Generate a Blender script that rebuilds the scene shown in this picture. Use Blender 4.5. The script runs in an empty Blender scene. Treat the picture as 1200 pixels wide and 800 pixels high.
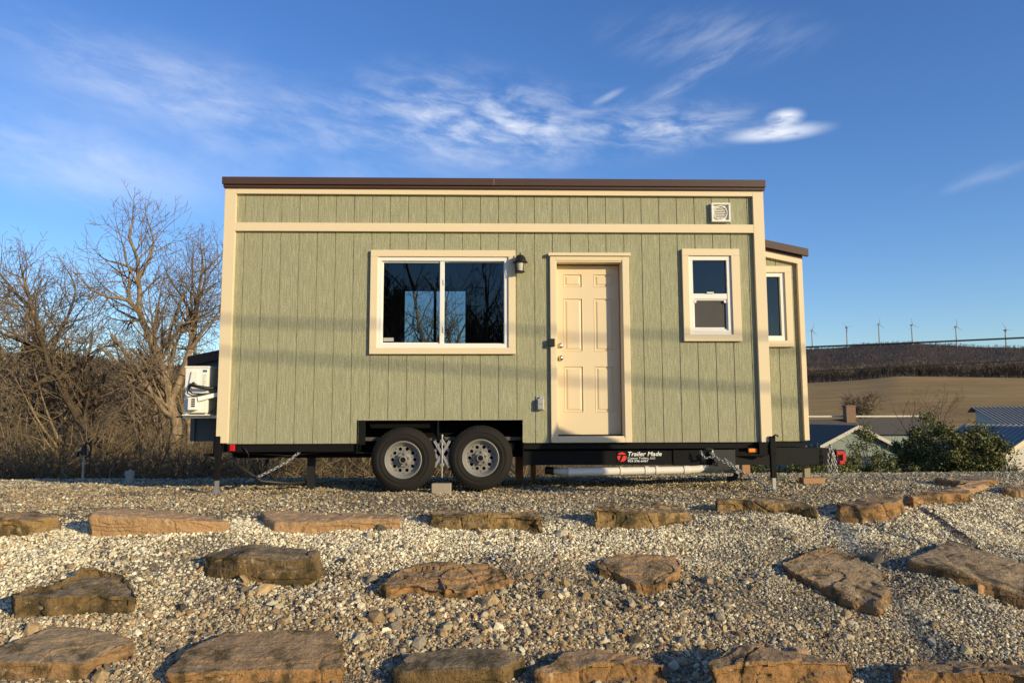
import bpy, bmesh, math, random
import numpy as np
from mathutils import Vector, Matrix, noise
PI = math.pi
random.seed(7); rng = np.random.default_rng(7)
sc = bpy.context.scene
col = sc.collection

# ------------------------------------------------------------------ camera (solved from the photo) and placement helpers
CAM = np.array([-0.0596, -8.2808, 0.8129]); YAW, PITCH, ROLL, F = -0.0277, 0.1021, -0.0028, 870.0
_f = np.array([-math.sin(YAW)*math.cos(PITCH), math.cos(YAW)*math.cos(PITCH), math.sin(PITCH)])
_r0 = np.array([math.cos(YAW), math.sin(YAW), 0.0]); _u0 = np.cross(_r0, _f)
_r = _r0*math.cos(ROLL) + _u0*math.sin(ROLL); _u = -_r0*math.sin(ROLL) + _u0*math.cos(ROLL)
def ray(px, py):
    return _f*F + _r*(px-600) + _u*(400-py)
def W(px, py, Y):                      # point on the vertical plane y = Y
    d = ray(px, py); t = (Y-CAM[1])/d[1]; return Vector(CAM+d*t)
cam_d = bpy.data.cameras.new("camera"); cam = bpy.data.objects.new("camera", cam_d); col.objects.link(cam)
cam_d.sensor_width = 36; cam_d.lens = F/1200*36; cam_d.clip_start = .05; cam_d.clip_end = 20000
m = Matrix(((_r[0], _u[0], -_f[0], CAM[0]), (_r[1], _u[1], -_f[1], CAM[1]), (_r[2], _u[2], -_f[2], CAM[2]), (0, 0, 0, 1)))
cam.matrix_world = m
sc.camera = cam
sc.view_settings.view_transform = 'Standard'; sc.view_settings.look = 'None'; sc.view_settings.exposure = 0

# ------------------------------------------------------------------ terrain
EX = [-30, -12, -3.6, -2.5, -1.3, 0, 1.2, 2.4, 3.3, 4.5, 5.2, 6.4, 8, 12, 30]
EY = [-3.2, -2.7, -2.5, -2.55, -2.3, -2.25, -2.1, -1.75, -1.6, -1.0, -.3, .9, 2.0, 3.4, 4.0]
BACK = 3.7
def sstep(a, b, x):
    t = np.clip((x-a)/(b-a), 0, 1); return t*t*(3-2*t)
def bank(x, y):                        # gravel pad and the terraced bank in front of it (numpy arrays)
    e = np.interp(x, EX, EY); s = np.maximum(e-y, 0)
    k = np.where(x > 3.8, .78, 1.0); s = s*k
    z = -np.interp(s, [0, .25, 1.0, 1.35, 2.1, 2.6, 4.0, 12], [0, .03, .255, .33, .545, .66, .80, .95])
    z = z - (.13*sstep(3.2, 1.5, x)+.09*sstep(1.5, 3.2, x))*np.maximum(y-.6, 0)/3.1
    return z
def bump(x, y):
    return (.018*np.sin(1.7*x+.6*y+1.3)*np.sin(2.3*y-.4*x) + .012*np.sin(5.1*x-2.2*y)*np.sin(4.3*y+1.1*x+2)
            + .020*np.sin(3.1*x+1.9*y+.4*np.sin(2*x))*np.sin(3.6*y-1.3*x+.7) + .013*np.sin(8.3*x-3*y+2*np.sin(1.3*y))*np.sin(7.1*y+2.2*x+1)
            + .007*np.sin(13*x+7*y)*np.sin(11*y-5*x+1))
def gz(x, y):
    x = np.asarray(x, float); y = np.asarray(y, float)
    e = np.interp(x, EX, EY)
    return bank(x, y) + bump(x, y)*(.22+.88*sstep(.0, .5, e-y))
def ground_at(px, py):                 # where the line of sight meets the gravel
    d = ray(px, py); d = d/np.linalg.norm(d); t = 1.5
    while t < 40:
        p = CAM+d*t
        if p[2] <= float(gz(p[0], p[1])): return Vector(p)
        t += .01
    return Vector(p)
# wide land: radial profiles by azimuth
def land(x, y):
    x = np.asarray(x, float); y = np.asarray(y, float)
    r = np.hypot(x, y); a = np.degrees(np.arctan2(x, y))            # 0 = straight behind the house, + right
    rr = [0, 3.5, 10, 25, 45, 80, 150, 300, 420, 500, 620, 1200, 2000, 2650, 3300, 6000]
    right = [-.12, -.15, -1.3, -3.4, -4.6, -5.5, -3.5, 10, 20, 27, 30, 62, 135, 240, 200, 150]
    left = [-.12, -.15, -1.2, -2.2, -2.6, -1.0, 4, 16, 17, 12, 8, 30, 60, 80, 80, 80]
    zr = np.interp(r, rr, right); zl = np.interp(r, rr, left)
    t = sstep(-14, 8, a); z = zl*(1-t) + zr*t
    back = sstep(95, 140, np.abs(a)); z = z*(1-back) + back*np.interp(r, [0, 6, 30, 200, 6000], [-.3, -.8, -1.2, 2, 40])
    ab = np.degrees(np.arctan2(x, -y)); z = z + back*8.5*np.exp(-((ab+13)/17)**2)*sstep(28, 62, r)
    fs = np.interp(a, [-20, 0, 20, 24, 27, 29.5, 33, 38, 60], [.8, .8, .82, .82, .86, .93, .88, .80, .8]); rs = np.interp(a, [-20, 0, 23.3, 27.5, 31, 36, 50], [.8, .9, .93, .975, .95, .84, .7])
    w_ = sstep(100, 200, r)*(1-back)*t; m_ = sstep(500, 900, r); z = z*(1+w_*((fs-.06*0)*(1-m_)+rs*m_-1))
    z = z + sstep(60, 400, r)*(1-t)*(1.5*np.sin(a*.16+1.0) + 1.0*np.sin(a*.37+.3)) + w_*m_*(1.5*np.sin(a*.9) + 1.0*np.sin(a*2.1+2))
    return z

# ------------------------------------------------------------------ materials
def mat(name, base=(.5, .5, .5), rough=.7, metal=0., spec=None):
    mt = bpy.data.materials.new(name); mt.use_nodes = True
    b = mt.node_tree.nodes['Principled BSDF']
    b.inputs['Base Color'].default_value = (*base, 1); b.inputs['Roughness'].default_value = rough; b.inputs['Metallic'].default_value = metal
    if spec is not None: b.inputs['Specular IOR Level'].default_value = spec
    return mt
class NT:
    def __init__(s, mt): s.t = mt.node_tree; s.b = s.t.nodes.get('Principled BSDF')
    def n(s, ty, **k):
        nd = s.t.nodes.new(ty)
        for a, v in k.items(): setattr(nd, a, v)
        return nd
    def l(s, a, b): s.t.links.new(a, b)
    def coord(s, scale=(1, 1, 1), kind='Object'):
        tc = s.n('ShaderNodeTexCoord'); mp = s.n('ShaderNodeMapping'); mp.inputs['Scale'].default_value = scale
        s.l(tc.outputs[kind], mp.inputs['Vector']); return mp.outputs['Vector']
    def wpos(s, scale=(1, 1, 1)):
        g = s.n('ShaderNodeNewGeometry'); mp = s.n('ShaderNodeMapping'); mp.inputs['Scale'].default_value = scale
        s.l(g.outputs['Position'], mp.inputs['Vector']); return mp.outputs['Vector']
    def noise(s, v, scale, detail=4, rough=.55, dist=0):
        nd = s.n('ShaderNodeTexNoise'); nd.inputs['Scale'].default_value = scale; nd.inputs['Detail'].default_value = detail
        nd.inputs['Roughness'].default_value = rough; nd.inputs['Distortion'].default_value = dist
        s.l(v, nd.inputs['Vector']); return nd.outputs['Fac']
    def ramp(s, f, stops):
        r = s.n('ShaderNodeValToRGB'); e = r.color_ramp.elements
        while len(e) < len(stops): e.new(.5)
        for i, (p, c) in enumerate(stops): e[i].position = p; e[i].color = (*c, 1) if len(c) == 3 else c
        s.l(f, r.inputs['Fac']); return r.outputs['Color']
    def mix(s, f, a, b, mode='MIX'):
        nd = s.n('ShaderNodeMix', data_type='RGBA', blend_type=mode)
        for i, v in ((0, f), (6, a), (7, b)):
            if hasattr(v, 'links'): s.l(v, nd.inputs[i])
            else: nd.inputs[i].default_value = v if i == 0 else (*v, 1)
        return nd.outputs[2]
    def math(s, op, a, b=0.):
        nd = s.n('ShaderNodeMath', operation=op)
        for i, v in ((0, a), (1, b)):
            if hasattr(v, 'links'): s.l(v, nd.inputs[i])
            else: nd.inputs[i].default_value = v
        return nd.outputs[0]
    def bumpn(s, h, strength=.3, dist=.01, prev=None):
        nd = s.n('ShaderNodeBump'); nd.inputs['Strength'].default_value = strength; nd.inputs['Distance'].default_value = dist
        s.l(h, nd.inputs['Height'])
        if prev: s.l(prev, nd.inputs['Normal'])
        s.l(nd.outputs['Normal'], s.b.inputs['Normal']); return nd.outputs['Normal']
    def color(s, c): s.l(c, s.b.inputs['Base Color'])

def m_siding():
    mt = mat('sage_siding', rough=.72, spec=.25); t = NT(mt)
    v = t.wpos((1, 1, .09)); g = t.noise(v, 60, 5, .65, .6)
    v2 = t.wpos((1, 1, .35)); g2 = t.noise(v2, 150, 3, .6, .3); big = t.noise(t.wpos(), 1.6, 3)
    c = t.ramp(g, [(.30, (.175, .165, .082)), (.52, (.262, .250, .128)), (.68, (.37, .345, .20))])
    c = t.mix(.35, c, t.ramp(g2, [(.35, (.165, .160, .078)), (.65, (.38, .36, .215))]))
    c = t.mix(t.math('MULTIPLY', big, .3), c, (.27, .245, .14)); c = t.mix(1., c, (1.31, 1.33, 1.52), 'MULTIPLY')
    # dust towards the bottom edge
    sx = t.n('ShaderNodeSeparateXYZ'); t.l(t.wpos(), sx.inputs[0])
    mr = t.n('ShaderNodeMapRange'); mr.inputs[1].default_value = .54; mr.inputs[2].default_value = 1.1; mr.inputs[3].default_value = .28; mr.inputs[4].default_value = 0
    t.l(sx.outputs['Z'], mr.inputs[0])
    c = t.mix(t.math('MULTIPLY', mr.outputs[0], t.noise(t.wpos(), 5, 4)), c, (.33, .30, .22)); t.color(c)
    h = t.math('ADD', t.math('MULTIPLY', g, .9), g2); t.bumpn(h, 1., .008); return mt
def m_paint(name, base, var=.06, rough=.6, scale=3, bumps=.06, grime=(.3, .24, .16)):
    mt = mat(name, base, rough, spec=.35); t = NT(mt)
    n1 = t.noise(t.wpos(), scale, 5, .6); n2 = t.noise(t.wpos((1, 1, .4)), 90, 3)
    c = t.mix(t.math('MULTIPLY', n1, var*2.2), base, grime); t.color(c)
    if bumps: t.bumpn(n2, bumps, .003)
    if max(base) < .02: t.b.inputs['Specular IOR Level'].default_value = .08
    return mt
def m_stone():
    mt = mat('crushed_stone', rough=.9, spec=.15); t = NT(mt)
    a = t.n('ShaderNodeAttribute', attribute_type='INSTANCER', attribute_name='tint')
    n = t.noise(t.coord(), 3.0, 3); c = t.mix(.5, a.outputs['Color'], t.ramp(n, [(.3, (.45, .43, .40)), (.7, (1.4, 1.35, 1.25))]), 'MULTIPLY')
    t.color(c); return mt
def m_gravelbase():
    mt = mat('gravel_fines', rough=.95, spec=.1); t = NT(mt)
    v = t.wpos(); vo = t.n('ShaderNodeTexVoronoi'); vo.inputs['Scale'].default_value = 75; t.l(v, vo.inputs['Vector'])
    n = t.noise(v, 1.3, 5); n2 = t.noise(v, 45, 3)
    c = t.ramp(n, [(.35, (.15, .115, .075)), (.65, (.27, .215, .145))])
    sp = t.n('ShaderNodeSeparateColor'); t.l(vo.outputs['Color'], sp.inputs[0])
    c = t.mix(.55, c, t.ramp(sp.outputs[0], [(.1, (.05, .04, .03)), (.5, (.22, .18, .125)), (.9, (.46, .39, .28))]))
    t.color(c); t.bumpn(t.math('SUBTRACT', n2, vo.outputs['Distance']), .9, .012); return mt
def m_rock(name, fresh, top, dark, moss=0., topmix=.8):
    mt = mat(name, rough=.88, spec=.2); t = NT(mt)
    g = t.n('ShaderNodeNewGeometry'); v = t.coord(); sx = t.n('ShaderNodeSeparateXYZ'); t.l(g.outputs['True Normal'], sx.inputs[0])
    n1 = t.noise(v, 2.6, 6, .62, .8); n2 = t.noise(v, 14, 5, .65); st = t.noise(t.coord((1, 1, 6)), 4, 4, .6, .4)
    face = t.mix(n1, fresh, tuple(c*.55 for c in fresh)); face = t.mix(t.math('MULTIPLY', st, .55), face, dark)
    tp = t.ramp(n2, [(.3, tuple(c*.62 for c in top)), (.55, top), (.75, tuple(min(1, c*1.35) for c in top))])
    tp = t.mix(t.math('MULTIPLY', t.ramp(n1, [(.5, (0, 0, 0)), (.68, (1, 1, 1))]), .6), tp, dark)
    mr = t.n('ShaderNodeMapRange'); mr.inputs[1].default_value = .35; mr.inputs[2].default_value = .8; mr.inputs[4].default_value = topmix
    t.l(sx.outputs['Z'], mr.inputs[0])
    c = t.mix(mr.outputs[0], face, tp)
    if moss: c = t.mix(t.math('MULTIPLY', t.ramp(t.noise(v, 5, 5, .7), [(.5-.12*moss, (0, 0, 0)), (.62-.1*moss, (1, 1, 1))]), .85), c, (.042, .034, .016))
    pale = t.ramp(t.noise(v, 9, 3, .5, 1.5), [(.66, (0, 0, 0)), (.70, (1, 1, 1))])
    c = t.mix(t.math('MULTIPLY', pale, .35), c, (.52, .45, .34)); t.color(t.mix(1., c, (1.28, 1.28, 1.24), 'MULTIPLY'))
    b1 = t.bumpn(n2, 1., .03); t.bumpn(t.noise(v, 60, 5, .75), 1., .010, b1); return mt
def m_bark(name, a, b):
    mt = mat(name, rough=.9, spec=.1); t = NT(mt); n = t.noise(t.coord((1, 1, .3)), 12, 5, .65)
    t.color(t.ramp(n, [(.35, a), (.65, b)])); t.bumpn(n, .6, .02); return mt
def m_leaf(name, cols):
    mt = mat(name, rough=.55, spec=.3); t = NT(mt); g = t.n('ShaderNodeNewGeometry')
    t.color(t.ramp(g.outputs['Random Per Island'], cols))
    mt.node_tree.nodes['Principled BSDF'].inputs['Subsurface Weight'].default_value = 0
    return mt
def m_glass(name='window_glass', tint=(.50, .57, .58), ior=1.6):
    mt = bpy.data.materials.new(name); mt.use_nodes = True; nt = mt.node_tree; nt.nodes.remove(nt.nodes['Principled BSDF'])
    o = nt.nodes['Material Output']; tr = nt.nodes.new('ShaderNodeBsdfTransparent'); gl = nt.nodes.new('ShaderNodeBsdfGlossy')
    tr.inputs[0].default_value = (*tint, 1); gl.inputs['Roughness'].default_value = .012; gl.inputs[0].default_value = (.8, .95, 1, 1)
    fr = nt.nodes.new('ShaderNodeFresnel'); fr.inputs[0].default_value = ior; mx = nt.nodes.new('ShaderNodeMixShader')
    nz = nt.nodes.new('ShaderNodeTexNoise'); nz.inputs['Scale'].default_value = 1.3; bp = nt.nodes.new('ShaderNodeBump'); bp.inputs['Strength'].default_value = .03; bp.inputs['Distance'].default_value = .02
    nt.links.new(nz.outputs['Fac'], bp.inputs['Height']); nt.links.new(bp.outputs[0], gl.inputs['Normal'])
    nt.links.new(fr.outputs[0], mx.inputs[0]); nt.links.new(tr.outputs[0], mx.inputs[1]); nt.links.new(gl.outputs[0], mx.inputs[2]); nt.links.new(mx.outputs[0], o.inputs[0])
    return mt
def m_screen():
    mt = bpy.data.materials.new('insect_screen'); mt.use_nodes = True; nt = mt.node_tree; b = nt.nodes['Principled BSDF']
    b.inputs['Base Color'].default_value = (.13, .115, .095, 1); b.inputs['Roughness'].default_value = .9; b.inputs['Alpha'].default_value = .55
    return mt
M = dict(
    siding=m_siding(), trim=m_paint('cream_trim', (.755, .61, .39), .04), door=m_paint('cream_door', (.73, .585, .375), .04, .5),
    vinyl=m_paint('white_vinyl', (.80, .76, .68), .02, .4, 3, 0), fascia=m_paint('brown_metal', (.075, .040, .026), .03, .42, 3, 0, (.10, .06, .04)),
    black=m_paint('black_steel', (.009, .009, .010), .05, .5, 6, .1, (.05, .04, .03)), dark=m_paint('underside_dark', (.006, .006, .006), .04, .9, 3, 0, (.03, .025, .02)),
    tyre=m_paint('tyre_rubber', (.016, .015, .014), .14, .82, 4, .3, (.06, .05, .04)), rim=m_paint('silver_rim', (.23, .22, .205), .14, .38, 8, .05, (.10, .08, .05)),
    galv=mat('galvanised_steel', (.36, .35, .33), .5, .6), pvc=m_paint('white_pvc', (.80, .74, .62), .08, .45, 4, 0, (.30, .22, .14)),
    red=mat('red_lens', (.55, .012, .02), .25), amber=mat('amber_lens', (.85, .24, .02), .3), redpaint=mat('red_lock', (.48, .015, .015), .35),
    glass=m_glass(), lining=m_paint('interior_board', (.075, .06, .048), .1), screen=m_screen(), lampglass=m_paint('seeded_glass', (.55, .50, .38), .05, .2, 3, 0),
    bronze=mat('bronze_metal', (.022, .019, .018), .42, .3), nickel=mat('satin_nickel', (.52, .48, .42), .28, 1.), grey=mat('grey_plastic', (.34, .33, .31), .35),
    acwhite=m_paint('white_enamel', (.84, .81, .72), .05, .45, 4, 0), hose=mat('black_hose', (.012, .012, .012), .55), concrete=m_paint('concrete', (.36, .31, .235), .4, .95, 14, .7),
    wood=m_paint('raw_lumber', (.42, .20, .085), .3, .8, 9, .3), white_flat=mat('white_lettering', (.8, .8, .78), .5), redflat=mat('red_print', (.70, .03, .02), .5),
    stone=m_stone(), fines=m_gravelbase(), wire=mat('cable_black', (.012, .012, .012), .6), blueblack=mat('dark_blue_paint', (.008, .010, .022), .45),
    bark=m_bark('tree_bark', (.15, .105, .062), (.34, .25, .155)), twig=m_bark('twig_bark', (.16, .115, .072), (.28, .205, .13)),
    barkdark=m_bark('dark_bark', (.055, .040, .026), (.12, .085, .052)), shade_and_pane=m_paint('painted_shade_and_pane', (.10, .125, .13), .05))  # darkened blue: shade painted into end-bay siding and trim; also a far pane

# ------------------------------------------------------------------ mesh builder
class MB:
    def __init__(s): s.v = []; s.f = []; s.sm = []
    def add(s, vs, fs, smooth=False):
        o = len(s.v); s.v.extend([tuple(p) for p in vs]); s.f.extend([tuple(i+o for i in f) for f in fs]); s.sm.extend([smooth]*len(fs)); return s
    def box(s, x0, x1, y0, y1, z0, z1, c=0.):
        if c <= 0:
            vs = [(x, y, z) for z in (z0, z1) for y in (y0, y1) for x in (x0, x1)]
            return s.add(vs, [(0, 2, 3, 1), (4, 5, 7, 6), (0, 1, 5, 4), (2, 6, 7, 3), (0, 4, 6, 2), (1, 3, 7, 5)])
        bm = bmesh.new(); bmesh.ops.create_cube(bm, size=1)
        for v in bm.verts: v.co = Vector(((x0+x1)/2+v.co.x*(x1-x0), (y0+y1)/2+v.co.y*(y1-y0), (z0+z1)/2+v.co.z*(z1-z0)))
        bmesh.ops.bevel(bm, geom=bm.edges[:], offset=c, segments=2, affect='EDGES', profile=.5)
        bm.verts.index_update(); s.add([v.co[:] for v in bm.verts], [[v.index for v in f.verts] for f in bm.faces]); bm.free(); return s
    def obox(s, c, ax, ay, az, hx, hy, hz):
        c = Vector(c); ax, ay, az = (Vector(a).normalized() for a in (ax, ay, az))
        vs = [c+ax*(hx*i)+ay*(hy*j)+az*(hz*k) for k in (-1, 1) for j in (-1, 1) for i in (-1, 1)]
        return s.add(vs, [(0, 2, 3, 1), (4, 5, 7, 6), (0, 1, 5, 4), (2, 6, 7, 3), (0, 4, 6, 2), (1, 3, 7, 5)])
    def bar(s, a, b, w, h):            # rectangular bar
        a, b = Vector(a), Vector(b); d = (b-a); up = Vector((0, 0, 1)) if abs(d.normalized().z) < .95 else Vector((0, 1, 0))
        x = d.cross(up).normalized(); z = x.cross(d).normalized(); return s.obox((a+b)/2, d, x, z, d.length/2, w/2, h/2)
    def tube(s, pts, r, n=8, cap=True, smooth=True):
        pts = [Vector(p) for p in pts]; rs = r if isinstance(r, (list, tuple)) else [r]*len(pts)
        o = []; up = Vector((0, 0, 1)); prev = None
        for i, p in enumerate(pts):
            d = (pts[min(i+1, len(pts)-1)]-pts[max(i-1, 0)])
            if d.length < 1e-9: d = Vector((0, 0, 1))
            d.normalize()
            if prev is None: x = d.orthogonal().normalized()
            else:
                x = prev-d*prev.dot(d); x = x.normalized() if x.length > 1e-6 else d.orthogonal().normalized()
            prev = x; y = d.cross(x)
            o += [p+(x*math.cos(2*PI*k/n)+y*math.sin(2*PI*k/n))*rs[i] for k in range(n)]
        fs = [(i*n+k, i*n+(k+1) % n, (i+1)*n+(k+1) % n, (i+1)*n+k) for i in range(len(pts)-1) for k in range(n)]
        s.add(o, fs, smooth)
        if cap:
            s.add(o[:n], [tuple(range(n))[::-1]]); s.add(o[-n:], [tuple(range(n))])
        return s
    def lathe(s, prof, c=(0, 0, 0), axis='Y', n=48, smooth=True):   # prof: (radius, along)
        c = Vector(c); o = []
        for r, h in prof:
            for k in range(n):
                a = 2*PI*k/n; u, w = r*math.cos(a), r*math.sin(a)
                o.append(c+Vector({'Y': (u, h, w), 'Z': (u, w, h), 'X': (h, u, w)}[axis]))
        fs = [(i*n+k, i*n+(k+1) % n, (i+1)*n+(k+1) % n, (i+1)*n+k) for i in range(len(prof)-1) for k in range(n)]
        return s.add(o, fs, smooth)
    def tf(s, M4):
        s.v = [tuple(M4 @ Vector(p)) for p in s.v]; return s
    def mesh(s, name):
        me = bpy.data.meshes.new(name); me.from_pydata(s.v, [], s.f); me.polygons.foreach_set('use_smooth', s.sm); me.update(); return me
    def build(s, name, m_, parent=None, recalc=True):
        me = s.mesh(name); me.materials.append(m_)
        if recalc and len(s.f) < 60000:
            bm = bmesh.new(); bm.from_mesh(me); bmesh.ops.recalc_face_normals(bm, faces=bm.faces[:]); bm.to_mesh(me); bm.free()
        o = bpy.data.objects.new(name, me); col.objects.link(o)
        if parent:
            o.parent = parent
            pw = Matrix.Identity(4); q = parent
            while q: pw = Matrix.Translation(q.location) @ pw; q = q.parent
            o.matrix_parent_inverse = Matrix.Identity(4)
            inv = pw.inverted()
            me.transform(inv)          # builder coordinates are world coordinates
        return o
def tag(o, label=None, cat=None, group=None, kind=None):
    if label: o['label'] = label
    if cat: o['category'] = cat
    if group: o['group'] = group
    if kind: o['kind'] = kind
    return o
def empty(name, loc, label=None, cat=None, group=None):
    o = bpy.data.objects.new(name, None); o.empty_display_size = .2; o.location = loc; col.objects.link(o); return tag(o, label, cat, group)
def npmesh(name, V, Fq, m_, tri=False):
    me = bpy.data.meshes.new(name); k = 3 if tri else 4
    me.vertices.add(len(V)); me.vertices.foreach_set('co', np.asarray(V, np.float32).ravel())
    me.loops.add(len(Fq)*k); me.loops.foreach_set('vertex_index', np.asarray(Fq, np.int32).ravel())
    me.polygons.add(len(Fq)); me.polygons.foreach_set('loop_start', np.arange(0, len(Fq)*k, k, dtype=np.int32)); me.polygons.foreach_set('loop_total', np.full(len(Fq), k, np.int32))
    me.update(calc_edges=True); me.validate(); me.materials.append(m_)
    o = bpy.data.objects.new(name, me); col.objects.link(o); return o
def copy_tree(o, parent=None):
    c = o.copy(); col.objects.link(c); c.parent = parent
    for ch in list(o.children): copy_tree(ch, c)
    return c

# ------------------------------------------------------------------ the tiny house
house = empty('tiny_house', (0, 0, 0), 'sage green tiny house on wheels with cream trim parked on the gravel pad', 'tiny house')
def wall(mb, x0, x1, z0, z1, ops, grooves, P, gap=.0048, dep=.006, ztop=None, th=0.):
    """grooved panel wall in local (x along, y inward, z up); P maps local to world"""
    xs = {x0, x1}; gs = [g for g in grooves if x0+.02 < g < x1-.02]
    for g in gs: xs |= {g-gap, g+gap}
    for a, b, c, d in ops: xs |= {a, b}
    xs = sorted(x for x in xs if x0-1e-6 <= x <= x1+1e-6)
    zs = {z0, z1}
    for a, b, c, d in ops: zs |= {c, d}
    zs = sorted(zs)
    zt = ztop or (lambda x: z1)
    def Z(x, z): return zt(x) if z >= z1-1e-6 else z
    def isg(x): return any(abs(x-g) < gap*.9 for g in gs)
    prev = None
    for i in range(len(xs)-1):
        a, b = xs[i], xs[i+1]
        if b-a < 1e-5: continue
        cx = (a+b)/2; y = dep if isg(cx) else 0.
        for j in range(len(zs)-1):
            c, d = zs[j], zs[j+1]; cz = (c+d)/2
            if any(o[0] < cx < o[1] and o[2] < cz < o[3] for o in ops): continue
            mb.add([P(a, y, Z(a, c)), P(b, y, Z(b, c)), P(b, y, Z(b, d)), P(a, y, Z(a, d))], [(0, 1, 2, 3)])
            if prev is not None and abs(prev-y) > 1e-6:
                mb.add([P(a, 0, Z(a, c)), P(a, dep, Z(a, c)), P(a, dep, Z(a, d)), P(a, 0, Z(a, d))], [(0, 1, 2, 3)])
        prev = y
    return mb
HW, D, ZB, ZT = 3.048, 2.45, .535, 3.43
G0 = -3.048+.2032
front_P = lambda x, y, z: (x, y, z)
# openings: big window, door, small window, wheel well
OPB = (-1.338, .131, 1.588, 2.618); OPD = (.645, 1.442, .56, 2.60); OPS = (2.178, 2.668, 1.738, 2.640); OPW = (-1.528, .285, .5, .786)
gro = [-2.845+.2045*k - .0 for k in range(30)]
f = MB(); wall(f, -HW, HW, ZB, ZT, [OPB, OPD, OPS, (OPW[0], OPW[1], ZB, OPW[3])], gro, front_P)
f.build('wall', M['siding'], house, recalc=False)
roofz = lambda y: 3.43-.085*y
backwin = (-1.36, -.40, 1.55, 2.69)
w = MB(); wall(w, -HW, HW, ZB, roofz(D), [(-backwin[1], -backwin[0], backwin[2], backwin[3])], gro, lambda x, y, z: (-x, D-y, z)); w.build('wall', M['siding'], house, recalc=False)
w = MB(); wall(w, 0, D, ZB, 3.43, [(.8, 2.2, .8, 2.4)], [.2*k for k in range(1, 13)], lambda x, y, z: (HW-y, x, z), ztop=roofz); w.build('wall', M['siding'], house, recalc=False)
w = MB(); wall(w, 0, D, ZB, 3.43, [(1.0, 2.2, .8, 1.5)], [.2*k for k in range(1, 13)], lambda x, y, z: (-HW+y, D-x, z), ztop=lambda x: roofz(D-x)); w.build('wall', M['siding'], house, recalc=False)
# interior lining (dark boards): floor, ceiling, and inner skins with the same openings
L = MB(); th = .12
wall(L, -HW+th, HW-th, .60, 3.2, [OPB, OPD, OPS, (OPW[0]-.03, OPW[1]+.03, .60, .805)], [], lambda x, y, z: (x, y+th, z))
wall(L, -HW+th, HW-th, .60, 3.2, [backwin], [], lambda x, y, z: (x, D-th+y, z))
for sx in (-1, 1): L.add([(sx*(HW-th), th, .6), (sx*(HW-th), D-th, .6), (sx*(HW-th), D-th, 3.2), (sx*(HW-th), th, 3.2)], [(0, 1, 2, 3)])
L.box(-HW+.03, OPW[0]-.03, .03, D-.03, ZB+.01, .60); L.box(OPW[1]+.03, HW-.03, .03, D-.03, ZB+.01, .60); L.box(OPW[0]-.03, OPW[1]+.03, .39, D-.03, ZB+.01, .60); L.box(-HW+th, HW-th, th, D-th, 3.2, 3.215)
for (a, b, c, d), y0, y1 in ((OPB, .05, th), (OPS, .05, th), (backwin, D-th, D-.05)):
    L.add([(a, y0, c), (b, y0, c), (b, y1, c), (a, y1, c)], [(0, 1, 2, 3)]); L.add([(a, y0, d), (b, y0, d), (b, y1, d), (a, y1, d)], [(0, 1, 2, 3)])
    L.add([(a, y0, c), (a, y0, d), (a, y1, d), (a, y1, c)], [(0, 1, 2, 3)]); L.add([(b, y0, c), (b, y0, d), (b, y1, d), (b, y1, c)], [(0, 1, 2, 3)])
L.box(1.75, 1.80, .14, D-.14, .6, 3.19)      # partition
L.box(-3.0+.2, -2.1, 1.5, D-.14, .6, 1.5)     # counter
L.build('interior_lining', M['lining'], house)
# trims (proud .036)
T = .042
def trim(x0, x1, z0, z1, y0=-T, y1=-.0005, parent=house, name='trim_board', c=.0025, m_='trim'):
    return MB().box(x0, x1, y0, y1, z0, z1, c).build(name, M[m_], parent)
trim(-3.063, -2.937, .545, 3.395, y1=.11, name='corner_trim'); trim(2.940, 3.063, .535, 3.395, y1=.11, name='corner_trim')
trim(-2.9368, 2.9398, 3.333, 3.395, name='frieze_board'); trim(-2.9368, 2.9398, 2.905, 3.001, y0=-.040, name='band_board')
for x0, x1 in ((-3.063, -2.98), (2.98, 3.063)): MB().box(x0, x1, D-.10, D+.03, .545, 3.19, .003).build('corner_trim', M['trim'], house)
# roof
r = MB()
def slab(mb, x0, x1, y0, y1, zf, zb, t):
    return mb.add([(x0, y0, zf), (x1, y0, zf), (x1, y1, zb), (x0, y1, zb), (x0, y0, zf+t), (x1, y0, zf+t), (x1, y1, zb+t), (x0, y1, zb+t)],
                  [(0, 3, 2, 1), (4, 5, 6, 7), (0, 1, 5, 4), (2, 3, 7, 6), (0, 4, 7, 3), (1, 2, 6, 5)])
slab(r, -3.075, 3.075, -.07, D+.10, 3.40, 3.40-.085*(D+.17), .04)
for i, x in enumerate(np.arange(-3.05, 3.06, .405)): r.bar((x, -.06, 3.452), (x, D+.09, 3.452-.085*(D+.15)), .02, .03)
rf = r.build('roof', M['fascia'], house)
fa = MB(); fa.box(-3.085, -.03, -.092, -.071, 3.428, 3.512, .004).box(-.034, 3.08, -.090, -.0695, 3.428, 3.512, .004)
fa.box(-3.07, 3.07, -.062, -.038, 3.393, 3.429); fa.build('fascia', M['fascia'], rf)
# ---- windows
def picture_frame(mb, x0, x1, z0, z1, w_, y0, y1, c=.002, wb=None):
    wb = wb or w_
    mb.box(x0, x1, y0, y1, z1-w_, z1, c); mb.box(x0, x1, y0, y1, z0, z0+wb, c)
    mb.box(x0, x0+w_, y0+.0005, y1, z0+wb, z1-w_, c); mb.box(x1-w_, x1, y0+.0005, y1, z0+wb, z1-w_, c); return mb
def casing(parent, o0, o1, i0, i1, zo0, zo1, zi0, zi1, y0=-T):      # cream boards round an opening
    mb = MB(); y1 = y0+T-.0005
    mb.box(o0, o1, y0, y1, zi1, zo1, .002); mb.box(o0, o1, y0, y1, zo0, zi0, .002)
    mb.box(o0, i0, y0+.001, y1, zi0+.0006, zi1-.0006, .002); mb.box(i1, o1, y0+.001, y1, zi0+.0006, zi1-.0006, .002)
    return mb.build('casing', M['trim'], parent)
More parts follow.
